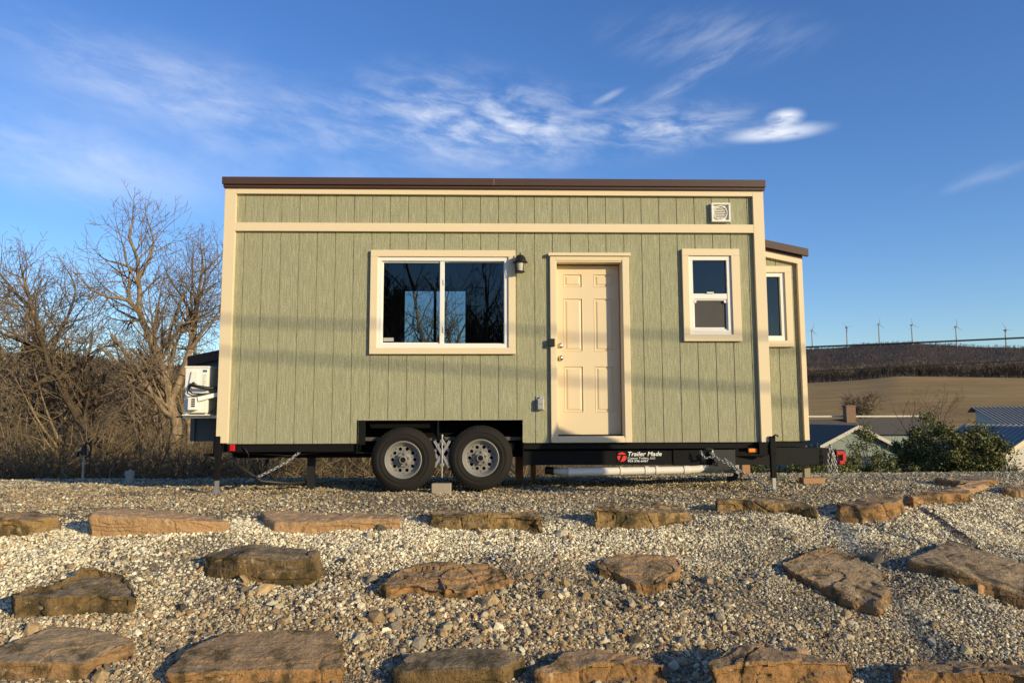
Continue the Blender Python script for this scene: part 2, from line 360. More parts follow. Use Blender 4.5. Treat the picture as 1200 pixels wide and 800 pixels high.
def window_root(c): 
    o = bpy.data.objects.new('window', None); o.location = c; col.objects.link(o); o.parent = house; return o
def pane(x0, x1, z0, z1, y, parent): return MB().add([(x0, y, z0), (x1, y, z0), (x1, y, z1), (x0, y, z1)], [(0, 1, 2, 3)]).build('pane', M['glass'], parent)
bw = window_root((-.6, 0, 2.1)); tag(bw, 'wide two-pane sliding window')
casing(bw, -1.416, .208, OPB[0], OPB[1], 1.518, 2.692, OPB[2], OPB[3])
fr = MB(); picture_frame(fr, OPB[0], OPB[1], OPB[2], OPB[3], .046, -.022, .06)
fr.box(-.640, -.592, -.010, .055, OPB[2]+.046, OPB[3]-.046, .002)
picture_frame(fr, OPB[0]+.046, -.612, OPB[2]+.046, OPB[3]-.046, .016, .006, .03, .001, .016); picture_frame(fr, -.615, OPB[1]-.046, OPB[2]+.046, OPB[3]-.046, .008, .018, .04, .001)
fr.box(-.603, -.588, -.02, -.011, 2.30, 2.36, .002); fr.box(-.603, -.588, -.02, -.011, 1.76, 1.82, .002)
fr.build('frame', M['vinyl'], bw)
pane(OPB[0]+.05, -.62, OPB[2]+.05, OPB[3]-.05, .018, bw); pane(-.61, OPB[1]-.05, OPB[2]+.05, OPB[3]-.05, .031, bw)
MB().box(-1.27, -1.155, .011, .0125, 1.665, 1.705).build('sticker', mat('paper_sticker', (.42, .40, .36), .6), bw)
sw = window_root((2.42, 0, 2.2)); tag(sw, 'small single-hung window with an insect screen')
casing(sw, 2.106, 2.764, OPS[0], OPS[1], 1.662, 2.718, OPS[2], OPS[3])
fr = MB(); picture_frame(fr, *OPS, .050, -.020, .06); fr.box(OPS[0]+.05, OPS[1]-.05, -.014, .03, 2.142, 2.206, .003)
picture_frame(fr, OPS[0]+.05, OPS[1]-.05, OPS[2]+.05, 2.142, .014, -.002, .02, .001); fr.box(2.38, 2.46, -.03, -.012, 2.206, 2.222, .003)
fr.box(OPS[0]+.07, OPS[1]-.085, .006, .018, 1.805, 1.822, .001)
for x in (2.25, 2.59): fr.box(x-.012, x+.012, -.014, -.002, 2.10, 2.13, .002)
fr.build('frame', M['vinyl'], sw)
pane(OPS[0]+.04, OPS[1]-.04, 2.206, OPS[3]-.05, .02, sw); pane(OPS[0]+.06, OPS[1]-.06, OPS[2]+.06, 2.14, .035, sw)
MB().add([(OPS[0]+.06, .012, OPS[2]+.06), (OPS[1]-.06, .012, OPS[2]+.06), (OPS[1]-.06, .012, 2.14), (OPS[0]+.06, .012, 2.14)], [(0, 1, 2, 3)]).build('insect_screen', M['screen'], sw)
# a pale roller blind hangs inside the small window's lower half
MB().box(2.22, 2.63, .075, .078, 1.76, 2.15).build('blind', m_paint('brown_blind', (.17, .135, .10), .3, .9, 6), sw)
rw = window_root((-.9, D, 2.1)); fr = MB(); picture_frame(fr, backwin[0], backwin[1], backwin[2], backwin[3], .04, D-.05, D+.02); fr.box((backwin[0]+backwin[1])/2-.02, (backwin[0]+backwin[1])/2+.02, D-.03, D, backwin[2]+.04, backwin[3]-.04)
fr.build('frame', M['lining'], rw); MB().add([(backwin[0], D-.02, backwin[2]), (backwin[1], D-.02, backwin[2]), (backwin[1], D-.02, backwin[3]), (backwin[0], D-.02, backwin[3])], [(0, 1, 2, 3)]).build('pane', M['glass'], rw)
# ---- door
dr = bpy.data.objects.new('door', None); dr.location = (1.04, 0, 1.6); col.objects.link(dr); dr.parent = house; tag(dr, 'cream six-panel entry door')
c = MB(); c.box(.600, .667, -.040, -.0005, .537, 2.628, .004); c.box(1.420, 1.495, -.040, -.0005, .537, 2.628, .004); c.box(.6675, 1.4195, -.0395, -.0005, 2.578, 2.628, .003); c.box(.6675, 1.4195, -.0395, -.0005, .537, .590, .003)
c.box(.580, 1.515, -.062, -.0005, 2.6285, 2.664, .004); c.build('casing', M['trim'], dr)
j = MB(); j.box(.655, .676, -.030, .17, .592, 2.576); j.box(1.411, 1.432, -.030, .17, .592, 2.576); j.box(.676, 1.411, -.030, .14, 2.562, 2.577); j.box(.676, 1.411, -.030, .14, .588, .607)
j.box(.6665, .6745, -.036, -.03, .60, 2.57, .002); j.build('frame', M['trim'], dr)
DX0, DX1, DZ0, DZ1, DY = .679, 1.403, .622, 2.548, .110
panels = [(.763, .983, 2.296, 2.452), (.763, .985, 1.556, 2.170), (.765, .985, .868, 1.394), (1.113, 1.333, 2.296, 2.452), (1.111, 1.333, 1.556, 2.170), (1.115, 1.331, .868, 1.394)]
d = MB(); xs = sorted({DX0, DX1} | {p[i] for p in panels for i in (0, 1)}); zs = sorted({DZ0, DZ1} | {p[i] for p in panels for i in (2, 3)})
# face cells
for i in range(len(xs)-1):
    for k in range(len(zs)-1):
        cx, cz = (xs[i]+xs[i+1])/2, (zs[k]+zs[k+1])/2
        if any(p[0] < cx < p[1] and p[2] < cz < p[3] for p in panels): continue
        d.add([(xs[i], DY, zs[k]), (xs[i+1], DY, zs[k]), (xs[i+1], DY, zs[k+1]), (xs[i], DY, zs[k+1])], [(0, 1, 2, 3)])
for p in panels:
    rings = [(0, 0), (.006, -.004), (.014, .010), (.024, .010), (.042, .001)]
    q = [[(p[0]+o, DY+y, p[2]+o), (p[1]-o, DY+y, p[2]+o), (p[1]-o, DY+y, p[3]-o), (p[0]+o, DY+y, p[3]-o)] for o, y in rings]
    for a, b in zip(q, q[1:]):
        d.add(a+b, [(k, (k+1) % 4, 4+(k+1) % 4, 4+k) for k in range(4)])
    d.add(q[-1], [(0, 1, 2, 3)])
d.add([(DX0, DY, DZ0), (DX1, DY, DZ0), (DX1, DY+.044, DZ0), (DX0, DY+.044, DZ0)], [(0, 1, 2, 3)]); d.add([(DX1, DY, DZ0), (DX1, DY, DZ1), (DX1, DY+.044, DZ1), (DX1, DY+.044, DZ0)], [(0, 1, 2, 3)])
d.add([(DX0, DY, DZ0), (DX0, DY, DZ1), (DX0, DY+.044, DZ1), (DX0, DY+.044, DZ0)], [(0, 1, 2, 3)]); d.add([(DX0, DY+.044, DZ0), (DX1, DY+.044, DZ0), (DX1, DY+.044, DZ1), (DX0, DY+.044, DZ1)], [(0, 1, 2, 3)])
d.build('door_leaf', M['door'], dr)
for z, big in ((1.625, 0), (1.480, 1)):
    k = MB(); k.lathe([(.0, DY-.001), (.031, DY-.001), (.031, DY-.010), (.024, DY-.016), (.013, DY-.018)], (.723, 0, z), n=24)
    if big: k.lathe([(.013, DY-.016), (.012, DY-.035), (.024, DY-.045), (.029, DY-.058), (.024, DY-.07), (.0, DY-.074)], (.723, 0, z), n=24)
    else: k.lathe([(.020, DY-.018), (.019, DY-.030), (.0, DY-.032)], (.723, 0, z), n=24).box(.718, .728, DY-.046, DY-.03, z-.016, z+.016, .002)
    k.build('knob' if big else 'deadbolt', M['nickel'], dr)
MB().box(.577, .648, -.066, -.0405, 1.600, 1.688, .006).build('keypad', M['bronze'], dr)
MB().box(.676, 1.411, .030, .114, .6072, .618, .001).build('threshold', M['dark'], dr)
# ---- wall lantern
la = bpy.data.objects.new('wall_lantern', None); la.location = (.26, -.1, 2.5); col.objects.link(la); la.parent = house; tag(la, 'black dome-topped wall lantern')
b = MB(); cx, cy = .262, -.105
b.box(cx-.045, cx+.045, -.022, -.0005, 2.44, 2.62, .008); b.tube([(cx, -.02, 2.565), (cx, -.06, 2.60), (cx, cy, 2.60)], .009, 8)
b.lathe([(.0, 2.655), (.006, 2.652), (.005, 2.635), (.012, 2.628), (.038, 2.618), (.058, 2.592), (.068, 2.556), (.084, 2.545), (.083, 2.537), (.0, 2.539)], (cx, cy, 0), 'Z', 28)
for k in range(4):
    a = PI/4+k*PI/2; b.tube([(cx+.056*math.cos(a), cy+.056*math.sin(a), 2.54), (cx+.044*math.cos(a), cy+.044*math.sin(a), 2.435)], .0035, 6)
b.lathe([(.0, 2.428), (.050, 2.428), (.052, 2.436), (.048, 2.441), (.0, 2.441)], (cx, cy, 0), 'Z', 24); b.build('lantern_body', M['bronze'], la)
MB().lathe([(.046, 2.537), (.044, 2.50), (.036, 2.442)], (cx, cy, 0), 'Z', 24).build('lamp_glass', M['lampglass'], la)
# ---- outlet cover
o_ = MB(); o_.box(.435, .525, -.012, -.0005, .892, 1.050, .004).box(.445, .520, -.060, -.012, .895, 1.020, .01).box(.452, .512, -.068, -.060, .905, .950, .004).box(.452, .512, -.068, -.060, .962, 1.007, .004)
o_.tube([(.48, -.03, 1.02), (.48, -.03, 1.04)], .012, 8); o_.build('outlet_cover', M['grey'], house)
# ---- vent
vt = MB(); picture_frame(vt, 2.458, 2.676, 3.032, 3.252, .020, -.048, -.0005, .003); vt.box(2.478, 2.656, -.018, -.001, 3.052, 3.232)
vt.lathe([(.084, -.0185), (.084, -.034), (.076, -.038), (.072, -.030)], (2.562, 0, 3.140), 'Y', 32)
for k in range(-3, 4):
    hw = math.sqrt(max(.072**2-(k*.02)**2, 0)); vt.obox((2.562, -.028, 3.14+k*.02), (1, 0, 0), (0, .8, .6), (0, -.6, .8), hw, .010, .0015)
vt.build('vent', M['vinyl'], house)
# ---- right bump-out
YB = .25; sl = (2.695-2.80)/.5
bz = lambda x: 2.812+(x-3.05)*-.21
bo = bpy.data.objects.new('storage_bay', None); bo.location = (3.3, .25, 1.5); col.objects.link(bo); bo.parent = house; tag(bo, 'narrow shed-roofed bay on the hitch end')
XR = 3.572
wall(b := MB(), 3.05, XR, ZB, 2.70, [(3.06, 3.375, 1.69, 2.50)], [3.09, 3.291, 3.492], lambda x, y, z: (x, YB+y, z), ztop=bz); b.build('wall', M['siding'], bo, recalc=False)
wall(b := MB(), YB, 2.2, ZB, bz(XR), [], [.45+.2*k for k in range(9)], lambda x, y, z: (XR-y, x, z)); b.build('wall', M['siding'], bo, recalc=False)
wall(b := MB(), 3.05, XR, ZB, 2.70, [], [3.2, 3.4], lambda x, y, z: (x, 2.2-y, z), ztop=bz); b.build('wall', M['siding'], bo, recalc=False)
MB().box(3.06, XR-.02, YB+.02, 2.18, ZB, ZB+.03).build('floor_panel', M['dark'], bo)
c = MB(); c.box(3.532, 3.590, YB-T, YB+.09, .545, 2.640, .003); c.add([], [])
def sloped(mb, x0, x1, y0, y1, zf, t):
    mb.add([(x0, y0, zf(x0)-t), (x1, y0, zf(x1)-t), (x1, y1, zf(x1)-t), (x0, y1, zf(x0)-t), (x0, y0, zf(x0)), (x1, y0, zf(x1)), (x1, y1, zf(x1)), (x0, y1, zf(x0))],
           [(0, 3, 2, 1), (4, 5, 6, 7), (0, 1, 5, 4), (2, 3, 7, 6), (0, 4, 7, 3), (1, 2, 6, 5)]); return mb
sloped(c, 3.05, 3.590, YB-T-.001, YB-.001, lambda x: bz(x)-.045, .062); c.build('trim_board', M['trim'], bo)
rr = MB(); sloped(rr, 3.05, 3.60, YB-.03, 2.26, lambda x: bz(x)-.005, .04); sloped(rr, 3.05, 3.655, YB-.075, YB-.031, lambda x: bz(x)+.088, .088)
sloped(rr, 3.60, 3.655, YB-.031, 2.30, lambda x: bz(x)+.088, .05); sloped(rr, 3.05, 3.60, YB-.031, 2.30, lambda x: bz(x)+.088, .03)
rr.build('roof', M['fascia'], bo)
c = MB(); yb = YB-T
c.box(3.066, 3.455, yb, YB-.0005, 2.498, 2.573, .002); c.box(3.066, 3.455, yb, YB-.0005, 1.622, 1.694, .002); c.box(3.378, 3.455, yb+.001, YB-.0005, 1.6945, 2.4975, .002); c.build('casing', M['trim'], bo)
c = MB(); picture_frame(c, 3.062, 3.376, 1.692, 2.499, .05, YB-.02, YB+.05, .002, .06); wnd = c.build('window_frame', M['vinyl'], bo)
MB().add([(3.10, YB+.02, 1.75), (3.33, YB+.02, 1.75), (3.33, YB+.02, 2.45), (3.10, YB+.02, 2.45)], [(0, 1, 2, 3)]).build('pane', M['glass'], wnd)
cu = MB()
for k in range(9):
    x = 3.245+.012*k; cu.box(x, x+.008, YB+.10+.01*(k % 2), YB+.108+.01*(k % 2), 1.72, 2.05-.02*k)
cu.build('curtain', m_paint('grey_curtain', (.16, .145, .12), .1), bo)
# ---- left bump-out (end bay with a window, shade painted into front wall and trim)
YL = .60; lb = bpy.data.objects.new('end_bay', None); lb.location = (-3.3, .6, 1.1); col.objects.link(lb); lb.parent = house; tag(lb, 'low bay with a dark roof on the rear end')
lz = lambda x: 1.565+(x+3.05)*.21
wall(b := MB(), -3.565, -3.05, .546, 1.52, [(-3.42, -3.05, .93, 1.40)], [], lambda x, y, z: (x, YL+y, z), ztop=lz); b.build('wall', M['shade_and_pane'], lb, recalc=False)
wall(b := MB(), YL, 2.2, .546, lz(-3.565), [], [.8+.2*k for k in range(7)], lambda x, y, z: (-3.565+y, 2.2-(x-YL), z)); b.build('wall', M['siding'], lb, recalc=False)
wall(b := MB(), -3.565, -3.05, .546, 1.52, [], [-3.3], lambda x, y, z: (x, 2.2-y, z), ztop=lz); b.build('wall', M['siding'], lb, recalc=False)
MB().box(-3.55, -3.06, YL+.02, 2.18, .55, .575).build('floor_panel', M['dark'], lb)
c = MB(); c.box(-3.585, -3.535, YL-.035, YL+.06, .55, 1.50, .002); c.box(-3.50, -3.06, YL-.034, YL-.0005, 1.405, 1.44, .002); c.box(-3.50, -3.445, YL-.034, YL-.0005, .90, 1.405, .002); c.build('trim_board', M['shade_and_pane'], lb)  # cream boards coloured dark blue-grey to stand in for shade
rr = MB(); sloped(rr, -3.64, -3.05, YL-.06, 2.28, lambda x: lz(x)+.10, .115); rr.build('roof', M['fascia'], lb)
picture_frame(fr := MB(), -3.42, -3.05, .93, 1.40, .035, YL-.01, YL+.04, .002); wf = fr.build('window_frame', M['vinyl'], lb)
MB().add([(-3.40, YL+.02, .95), (-3.06, YL+.02, .95), (-3.06, YL+.02, 1.38), (-3.40, YL+.02, 1.38)], [(0, 1, 2, 3)]).build('pane', M['glass'], wf)
# ---- air conditioner on its bracket
ac = bpy.data.objects.new('air_conditioner', None); ac.location = (-3.33, .05, 1.1); col.objects.link(ac); ac.parent = house; tag(ac, 'white outdoor air conditioner unit')
b = MB(); b.box(-3.455, -3.200, .04, .84, .872, 1.385, .008); b.box(-3.463, -3.192, .03, .85, 1.372, 1.392, .006)
for x in (-3.43, -3.22): b.box(x-.01, x+.01, .06, .82, .858, .872)
b.build('cabinet', M['acwhite'], ac)
MB().add([(-3.395, .015, 1.20), (-3.315, .015, 1.20), (-3.31, .015, 1.325), (-3.375, .015, 1.325), (-3.41, .039, 1.19), (-3.31, .039, 1.19), (-3.305, .039, 1.33), (-3.39, .039, 1.33)],
         [(0, 1, 2, 3), (0, 4, 5, 1), (1, 5, 6, 2), (2, 6, 7, 3), (3, 7, 4, 0)]).build('valve_cover', M['acwhite'], ac)
b = MB(); b.box(-3.385, -3.295, -.035, .0395, .905, 1.045, .006); vb = b.build('valve_box', M['acwhite'], ac)
b = MB()
for k in range(4): b.box(-3.345, -3.305, -.0375, -.0352, .940+.024*k, .956+.024*k)
b.build('grille_slot', M['dark'], vb)
b = MB()
for k in range(7):
    b.box(-3.262, -3.225-.008*(k % 3), .0375, .0393, 1.285-.022*k, 1.291-.022*k)
b.build('printed_label', mat('grey_print', (.3, .29, .26), .6), ac); MB().box(-3.262, -3.215, .0372, .0393, 1.325, 1.348).build('logo_label', mat('blue_print', (.03, .12, .22), .4), ac)
b = MB(); b.tube([(-3.35, .02, 1.20), (-3.345, -.03, 1.175), (-3.28, -.05, 1.16), (-3.19, -.02, 1.145), (-3.055, .12, 1.145)], .018, 8)
b.tube([(-3.37, .03, 1.20), (-3.385, -.03, 1.12), (-3.33, -.05, 1.085), (-3.24, -.03, 1.08), (-3.06, .14, 1.10)], .009, 6); b.tube([(-3.40, .03, 1.19), (-3.40, -.02, 1.09), (-3.33, -.05, 1.06), (-3.22, -.02, 1.07), (-3.06, .16, 1.12)], .008, 6)
b.tube([(-3.17, .05, .88), (-3.12, .02, .92), (-3.075, .06, 1.0)], .008, 6); b.build('refrigerant_line', M['hose'], ac)
b = MB(); b.bar((-3.28, -.02, 1.025), (-3.06, .05, 1.085), .03, .045); b.build('bracket_brace', M['acwhite'], ac)
b = MB(); b.box(-3.53, -3.05, .14, .19, .815, .845, .002); b.box(-3.53, -3.05, .66, .71, .815, .845, .002); b.box(-3.53, -3.50, .14, .71, .818, .842, .002); b.box(-3.48, -3.17, .06, .86, .8455, .858, .002)
b.build('bracket', M['acwhite'], ac)

# ---- trailer chassis
ch = bpy.data.objects.new('trailer_chassis', None); ch.location = (0, 1.2, .4); col.objects.link(ch); ch.parent = house; tag(ch, 'black steel trailer chassis')
b = MB()
b.box(-3.05, -1.53, .03, .11, .445, .532, .003); b.box(.29, 3.05, .03, .10, .465, .533, .003); b.box(-3.05, 3.05, D-.11, D-.03, .44, .53); b.box(3.0, 3.56, .27, .33, .47, .533)
b.box(.29, 2.40, .10, .16, .285, .445, .003)
for y in (.42, 2.0): b.box(-3.0, 3.2, y, y+.09, .36, .5)
for x in np.arange(-2.9, 3.1, .61): b.box(x, x+.05, .1, D-.1, .45, .53)
b.box(1.98, 2.42, .085, .102, .278, .45, .002)
# tongue beams to the coupler
b.bar((2.2, .20, .37), (4.24, 1.18, .315), .08, .20); b.bar((2.2, 2.2, .37), (4.24, 1.30, .315), .08, .20)
b.box(-1.528, -1.457, .02, .06, .52, .785, .002); b.box(-.66, -.645, .02, .08, .62, .785)
b.build('frame_rail', M['black'], ch)
b = MB(); b.box(-1.528, .285, .36, .375, .40, .79); b.box(-1.528, .285, .0085, .375, .787, .80); b.box(-1.55, .31, .376, .39, .40, .82); b.box(-1.545, -1.53, .0, .37, .45, .79); b.box(.286, .30, .0, .37, .45, .79)
b.add([(-1.44, .1, .77), (-.72, .1, .77), (-.56, .1, .55), (-.60, .1, .50), (-.75, .1, .70), (-1.40, .1, .70)], [(0, 1, 2, 3, 4, 5)])
b.build('fender', M['dark'], ch)
b = MB(); b.box(-1.54, .292, -.004, .006, .7865, .800, .001); b.box(.2855, .300, -.004, .006, .54, .786, .001); b.build('well_flashing', M['siding'], ch)
b = MB(); b.box(2.42, 2.66, .02, .03, .27, .45); b.tube([(2.1, 1.2, .36), (2.1, .12, .36)], .02, 8); b.build('cross_pipe', M['hose'], ch); b = MB()
b.tube([(-1.03, .2, .36), (-1.03, 2.3, .36)], .04, 10); b.build('axle', M['hose'], ch); b = MB(); b.tube([(-.18, .2, .36), (-.18, 2.3, .36)], .04, 10); b.build('axle', M['hose'], ch); b = MB()
b.tube([(-3.0, .3, .5), (-2.9, .15, .3), (-2.6, .12, .12), (-2.35, .3, .08), (-2.2, .6, .07)], .022, 8); b.build('hose', M['hose'], ch); b = MB(); b.tube([(-2.62, .5, .45), (-2.66, .4, .25), (-2.5, .35, .1)], .02, 8); b.build('hose', M['hose'], ch); b = MB()
b.tube([(-2.83, .05, .50), (-2.76, .0, .49), (-2.72, .01, .42), (-2.74, .05, .36), (-2.5, .1, .37), (-2.0, .1, .44), (-1.5, .1, .43)], .006, 6)
b.build('wiring', M['hose'], ch); b = MB(); b.tube([(-2.95, .1, .44), (-2.3, .12, .40), (-1.9, .1, .44), (-1.3, .15, .42)], .006, 6); b.build('wiring', M['hose'], ch)
MB().box(-2.20, -2.12, .5, .58, 0, .45).build('support_leg', M['hose'], ch)
# coupler and lock
b = MB(); b.bar((4.18, 1.24, .33), (4.34, 1.24, .34), .14, .12); b.bar((4.32, 1.24, .36), (4.46, 1.24, .365), .07, .05); b.build('coupler', M['black'], ch)
pl = W(985, 536, 1.15)
b = MB(); b.box(pl.x-.05, pl.x+.055, 1.15, 1.26, pl.z+.03, pl.z+.085, .01).box(pl.x+.02, pl.x+.07, 1.14, 1.27, pl.z-.05, pl.z+.05, .01).box(pl.x-.02, pl.x+.05, 1.14, 1.27, pl.z-.085, pl.z-.035, .01)
b.build('coupler_lock', M['redpaint'], ch)
# hanging safety chain
def chain(mb, pts, link=.035, r=.0045, wdt=.011):
    pts = [Vector(p) for p in pts]; dense = []
    for a, b_ in zip(pts, pts[1:]):
        n_ = max(1, int((b_-a).length/.004)); dense += [a+(b_-a)*(i/n_) for i in range(n_)]
    dense.append(pts[-1]); acc = 0; k = 0; last = dense[0]; step = link*.72
    for p in dense[1:]:
        if (p-last).length >= step:
            d_ = (p-last).normalized(); sd = d_.orthogonal().normalized(); q = d_.cross(sd); sd = (sd if k % 2 else q); c_ = (p+last)/2; loop = []
            for i in range(11):
                a_ = 2*PI*i/10; loop.append(c_+d_*(math.cos(a_)*link/2)+sd*(math.sin(a_)*wdt))
            mb.tube(loop, r, 5, cap=False); last = p; k += 1
    return mb
ctop = W(973, 523, 1.05)
for dx, lo in ((-.06, .36), (.05, .40)):
    b = MB(); chain(b, [ctop+Vector((dx*.4, dx, .02)), ctop+Vector((dx, dx, -.10)), ctop+Vector((dx*1.2, dx, -lo*.85)), ctop+Vector((dx*1.2+.035, dx, -lo*.8)), ctop+Vector((dx*.5+.03, dx, -.05))], .045, .006, .014); b.build('safety_chain', M['galv'], ch)
# stabiliser jacks (one each end of the near side)
for x, y, zt, bkt in ((-3.04, -.02, .72, 0), (3.055, -.05, .60, 1)):
    jb = float(gz(x, y))
    b = MB(); b.box(x-.028, x+.028, y-.028, y+.028, .145, zt if bkt else .62, .003)
    b.box(x-.034, x+.034, y-.034, y+.034, .40, .52, .003)
    if bkt: b.box(x-.15, x-.03, y-.01, y+.10, .40, .53, .003); b.tube([(x, y-.03, .60), (x+.02, y-.05, .615), (x+.05, y-.06, .60)], .008, 6)
    else: b.box(x-.05, x-.03, y-.02, y+.02, .40, .66, .003); b.box(x-.16, x+.0, y+.02, y+.05, .40, .43)
    jk = b.build('jack', M['black'], house); b = MB(); b.box(x-.019, x+.019, y-.019, y+.019, jb+.012, .144); b.box(x-.07, x+.07, y-.06, y+.06, jb+.002, jb+.012, .002); b.build('jack_foot', M['galv'], jk)
# lights
b = MB().box(-2.915, -2.862, -.035, .0, .458, .528, .006).build('tail_light', M['red'], house); MB().box(-2.945, -2.915, -.02, .03, .45, .535, .003).build('light_bracket', M['black'], b)
b = MB().box(2.795, 2.895, -.028, .029, .421, .465, .008).build('marker_light', M['amber'], house); MB().box(2.785, 2.905, -.012, .03, .413, .474, .003).build('light_bracket', M['black'], b)
# wheels
def wheel(cx, cz, R_=.356):
    wr = bpy.data.objects.new('wheel', None); wr.location = (cx, .1, cz); col.objects.link(wr); wr.parent = house
    t = MB(); s = R_/.36
    prof = [(.195, .015), (.205, -.004), (.222, -.014), (.245, -.018), (.250, -.0205), (.2530, -.018), (.285, -.018), (.288, -.0205), (.2915, -.0185), (.318, -.010), (.336, .003), (.348, .018), (.354, .032)]
    tread = []
    for k in range(5):
        y0 = .034+.034*k; tread += [(.360, y0), (.360, y0+.026), (.352, y0+.028), (.352, y0+.032)]
    prof += tread+[(.348, .206), (.32, .225), (.26, .23), (.195, .21), (.19, .1)]
    t.lathe([(a*s, b_) for a, b_ in prof], (cx, 0, cz), 'Y', 72)
    for k in range(60):                       # shoulder blocks
        a = 2*PI*k/60; t.obox((cx+.347*s*math.cos(a), .014, cz+.347*s*math.sin(a)), (math.cos(a), .5, math.sin(a)), (-math.sin(a), 0, math.cos(a)), (0, 1, 0), .010, .011, .006)
    t.build('tyre', M['tyre'], wr, recalc=True)
    rm = MB(); rm.lathe([(.206, .02), (.208, -.006), (.202, -.016), (.193, -.014), (.188, .0), (.178, .010), (.168, .03), (.160, .050), (.152, .054)], (cx, 0, cz), 'Y', 60)
    # disc with ten round holes between r=.152 and r=.088
    ro, ri, y_ = .152, .088, .054
    for k in range(10):
        a0 = 2*PI*k/10; n = 16; hc = .121; hr = .0195; hole = []; outer = []
        for i in range(n):
            th_ = 2*PI*i/n; lx, ly = math.cos(th_), math.sin(th_)
            hole.append((a0, hc+hr*lx, hr*ly))
            tx = (ro-hc)/abs(lx) if lx > 1e-6 else ((hc-ri)/abs(lx) if lx < -1e-6 else 9); half = math.tan(PI/10)*hc
            ty = half/abs(ly) if abs(ly) > 1e-6 else 9; tt = min(tx, ty); outer.append((hc+tt*lx, tt*ly))
        H_ = []; O_ = []; I_ = []
        for (a, rx, ty), (orx, oty) in zip(hole, outer):
            an = a0+ty/hc; H_.append((cx+rx*math.cos(an), y_, cz+rx*math.sin(an))); I_.append((cx+rx*math.cos(an), y_+.012, cz+rx*math.sin(an)))
            ang = a0+max(-PI/10, min(PI/10, oty/(math.tan(PI/10)*hc)*PI/10)); O_.append((cx+orx*math.cos(ang), y_, cz+orx*math.sin(ang)))
        rm.add(O_+H_+I_, [(i, (i+1) % n, n+(i+1) % n, n+i) for i in range(n)]+[(n+i, n+(i+1) % n, 2*n+(i+1) % n, 2*n+i) for i in range(n)])
    rm.lathe([(ri+.0002, y_), (.082, .046), (.074, .034), (.066, .030), (.046, .030)], (cx, 0, cz), 'Y', 40)
    for k in range(6):
        a = 2*PI*k/6+.3; rm.lathe([(.012, .034), (.012, .014), (.008, .010), (.0, .010)], (cx+.066*math.cos(a), 0, cz+.066*math.sin(a)), 'Y', 6, False)
    rm.build('rim', M['rim'], wr)
    MB().lathe([(.0, -.0245), (.030, -.0245)], (cx, 0, cz), 'Y', 20).build('hub_cap', M['black'], wr)
    hb = MB(); hb.lathe([(.046, .04), (.044, -.016), (.040, -.024), (.030, -.024), (.027, -.018), (.0, -.018)], (cx, 0, cz), 'Y', 28); hb.build('hub', M['rim'], wr)
    
    MB().lathe([(.16, .075), (.0, .075)], (cx, 0, cz), 'Y', 24).build('brake_drum', M['dark'], wr)
    return wr
wheel(-1.032, .355); wheel(-.182, .372)
# sewer pipe
b = MB(); zp = .205; yp = .12
b.tube([(.66, yp+.12, zp+.005), (.76, yp+.03, zp), (.82, yp, zp)], [.040, .040, .042], 16); b.tube([(.80, yp, zp), (2.12, yp, zp+.018), (2.27, yp, zp+.03), (2.36, yp+.01, zp+.075), (2.40, yp+.02, zp+.15), (2.40, yp+.02, .50)], .044, 18)
for x0, x1 in ((.80, .85), (1.38, 1.40), (1.66, 1.70), (1.78, 1.81), (2.10, 2.16)): b.tube([(x0, yp, zp+.001+(x0-.8)*.0136), (x1, yp, zp+.001+(x1-.8)*.0136)], .051, 18)
b.tube([(2.40, yp+.02, .40), (2.40, yp+.02, .47)], .053, 18); pp = b.build('sewer_pipe', M['pvc'], house)
b = MB(); b.tube([(.56, yp+.17, .215), (.66, yp+.12, .21)], .045, 12); b.build('pipe_cap', M['hose'], pp); b = MB(); b.tube([(2.66, .3, .10), (2.72, .25, .12), (2.74, .24, .17)], .03, 10); b.build('pipe_cap', M['hose'], pp)
# maker's sticker on the beam
st = MB(); st.box(1.345, 1.885, .0945, .0985, .292, .448, .001); stk = st.build('maker_sticker', M['black'], house)
def text(s, x, z, size, m_, parent, y=.0940, shear=.0, xs=1., bold=.0, name='lettering'):
    cu = bpy.data.curves.new(name, 'FONT'); cu.body = s; cu.size = size; cu.shear = shear; cu.offset = bold; cu.space_character = 1.02; cu.extrude = .0004; cu.materials.append(m_)
    o = bpy.data.objects.new(name, cu); col.objects.link(o); me = bpy.data.meshes.new_from_object(o.evaluated_get(bpy.context.evaluated_depsgraph_get())); bpy.data.objects.remove(o)
    me.materials.clear(); me.materials.append(m_); o = bpy.data.objects.new(name, me); col.objects.link(o); o.rotation_euler = (PI/2, 0, 0); o.scale = (xs, 1, 1); o.location = (x, y, z); o.parent = parent; return o
text('Trailer Made', 1.462, .383, .066, M['white_flat'], stk, shear=.22, xs=1.10, bold=.0012)
text('Custom Trailers, LLC', 1.466, .348, .031, M['white_flat'], stk, xs=1.12, bold=.0003); text('903-596-6467', 1.466, .315, .034, M['white_flat'], stk, xs=1.18, bold=.0003)
b = MB(); cx, cz, R1 = 1.402, .372, .052
def seg_poly(test):                   # round emblem pieces
    n = 60; pts = []
    for i in range(n):
        a = 2*PI*i/n; pts.append((R1*math.cos(a), R1*math.sin(a)))
    return [p for p in pts if test(p)]
def emb(poly, y=.0936): return [(cx+p[0], y, cz+p[1]) for p in poly]
top = seg_poly(lambda p: p[1] > .022)
b.add(emb(top), [tuple(range(len(top)))])
lt = sorted(seg_poly(lambda p: p[1] < .014 and p[0] < -.018 and p[1] > -.038), key=lambda p: -p[1]); lt = lt+[(-.030, -.036), (-.012, .014)]
b.add(emb(lt), [tuple(range(len(lt)))])
rt = [p for p in seg_poly(lambda p: p[1] < .016 and (p[0] > .0 or p[1] < -.042))]; rt = sorted(rt, key=lambda p: -math.atan2(p[1], p[0]) if p[1] <= .016 else 0)
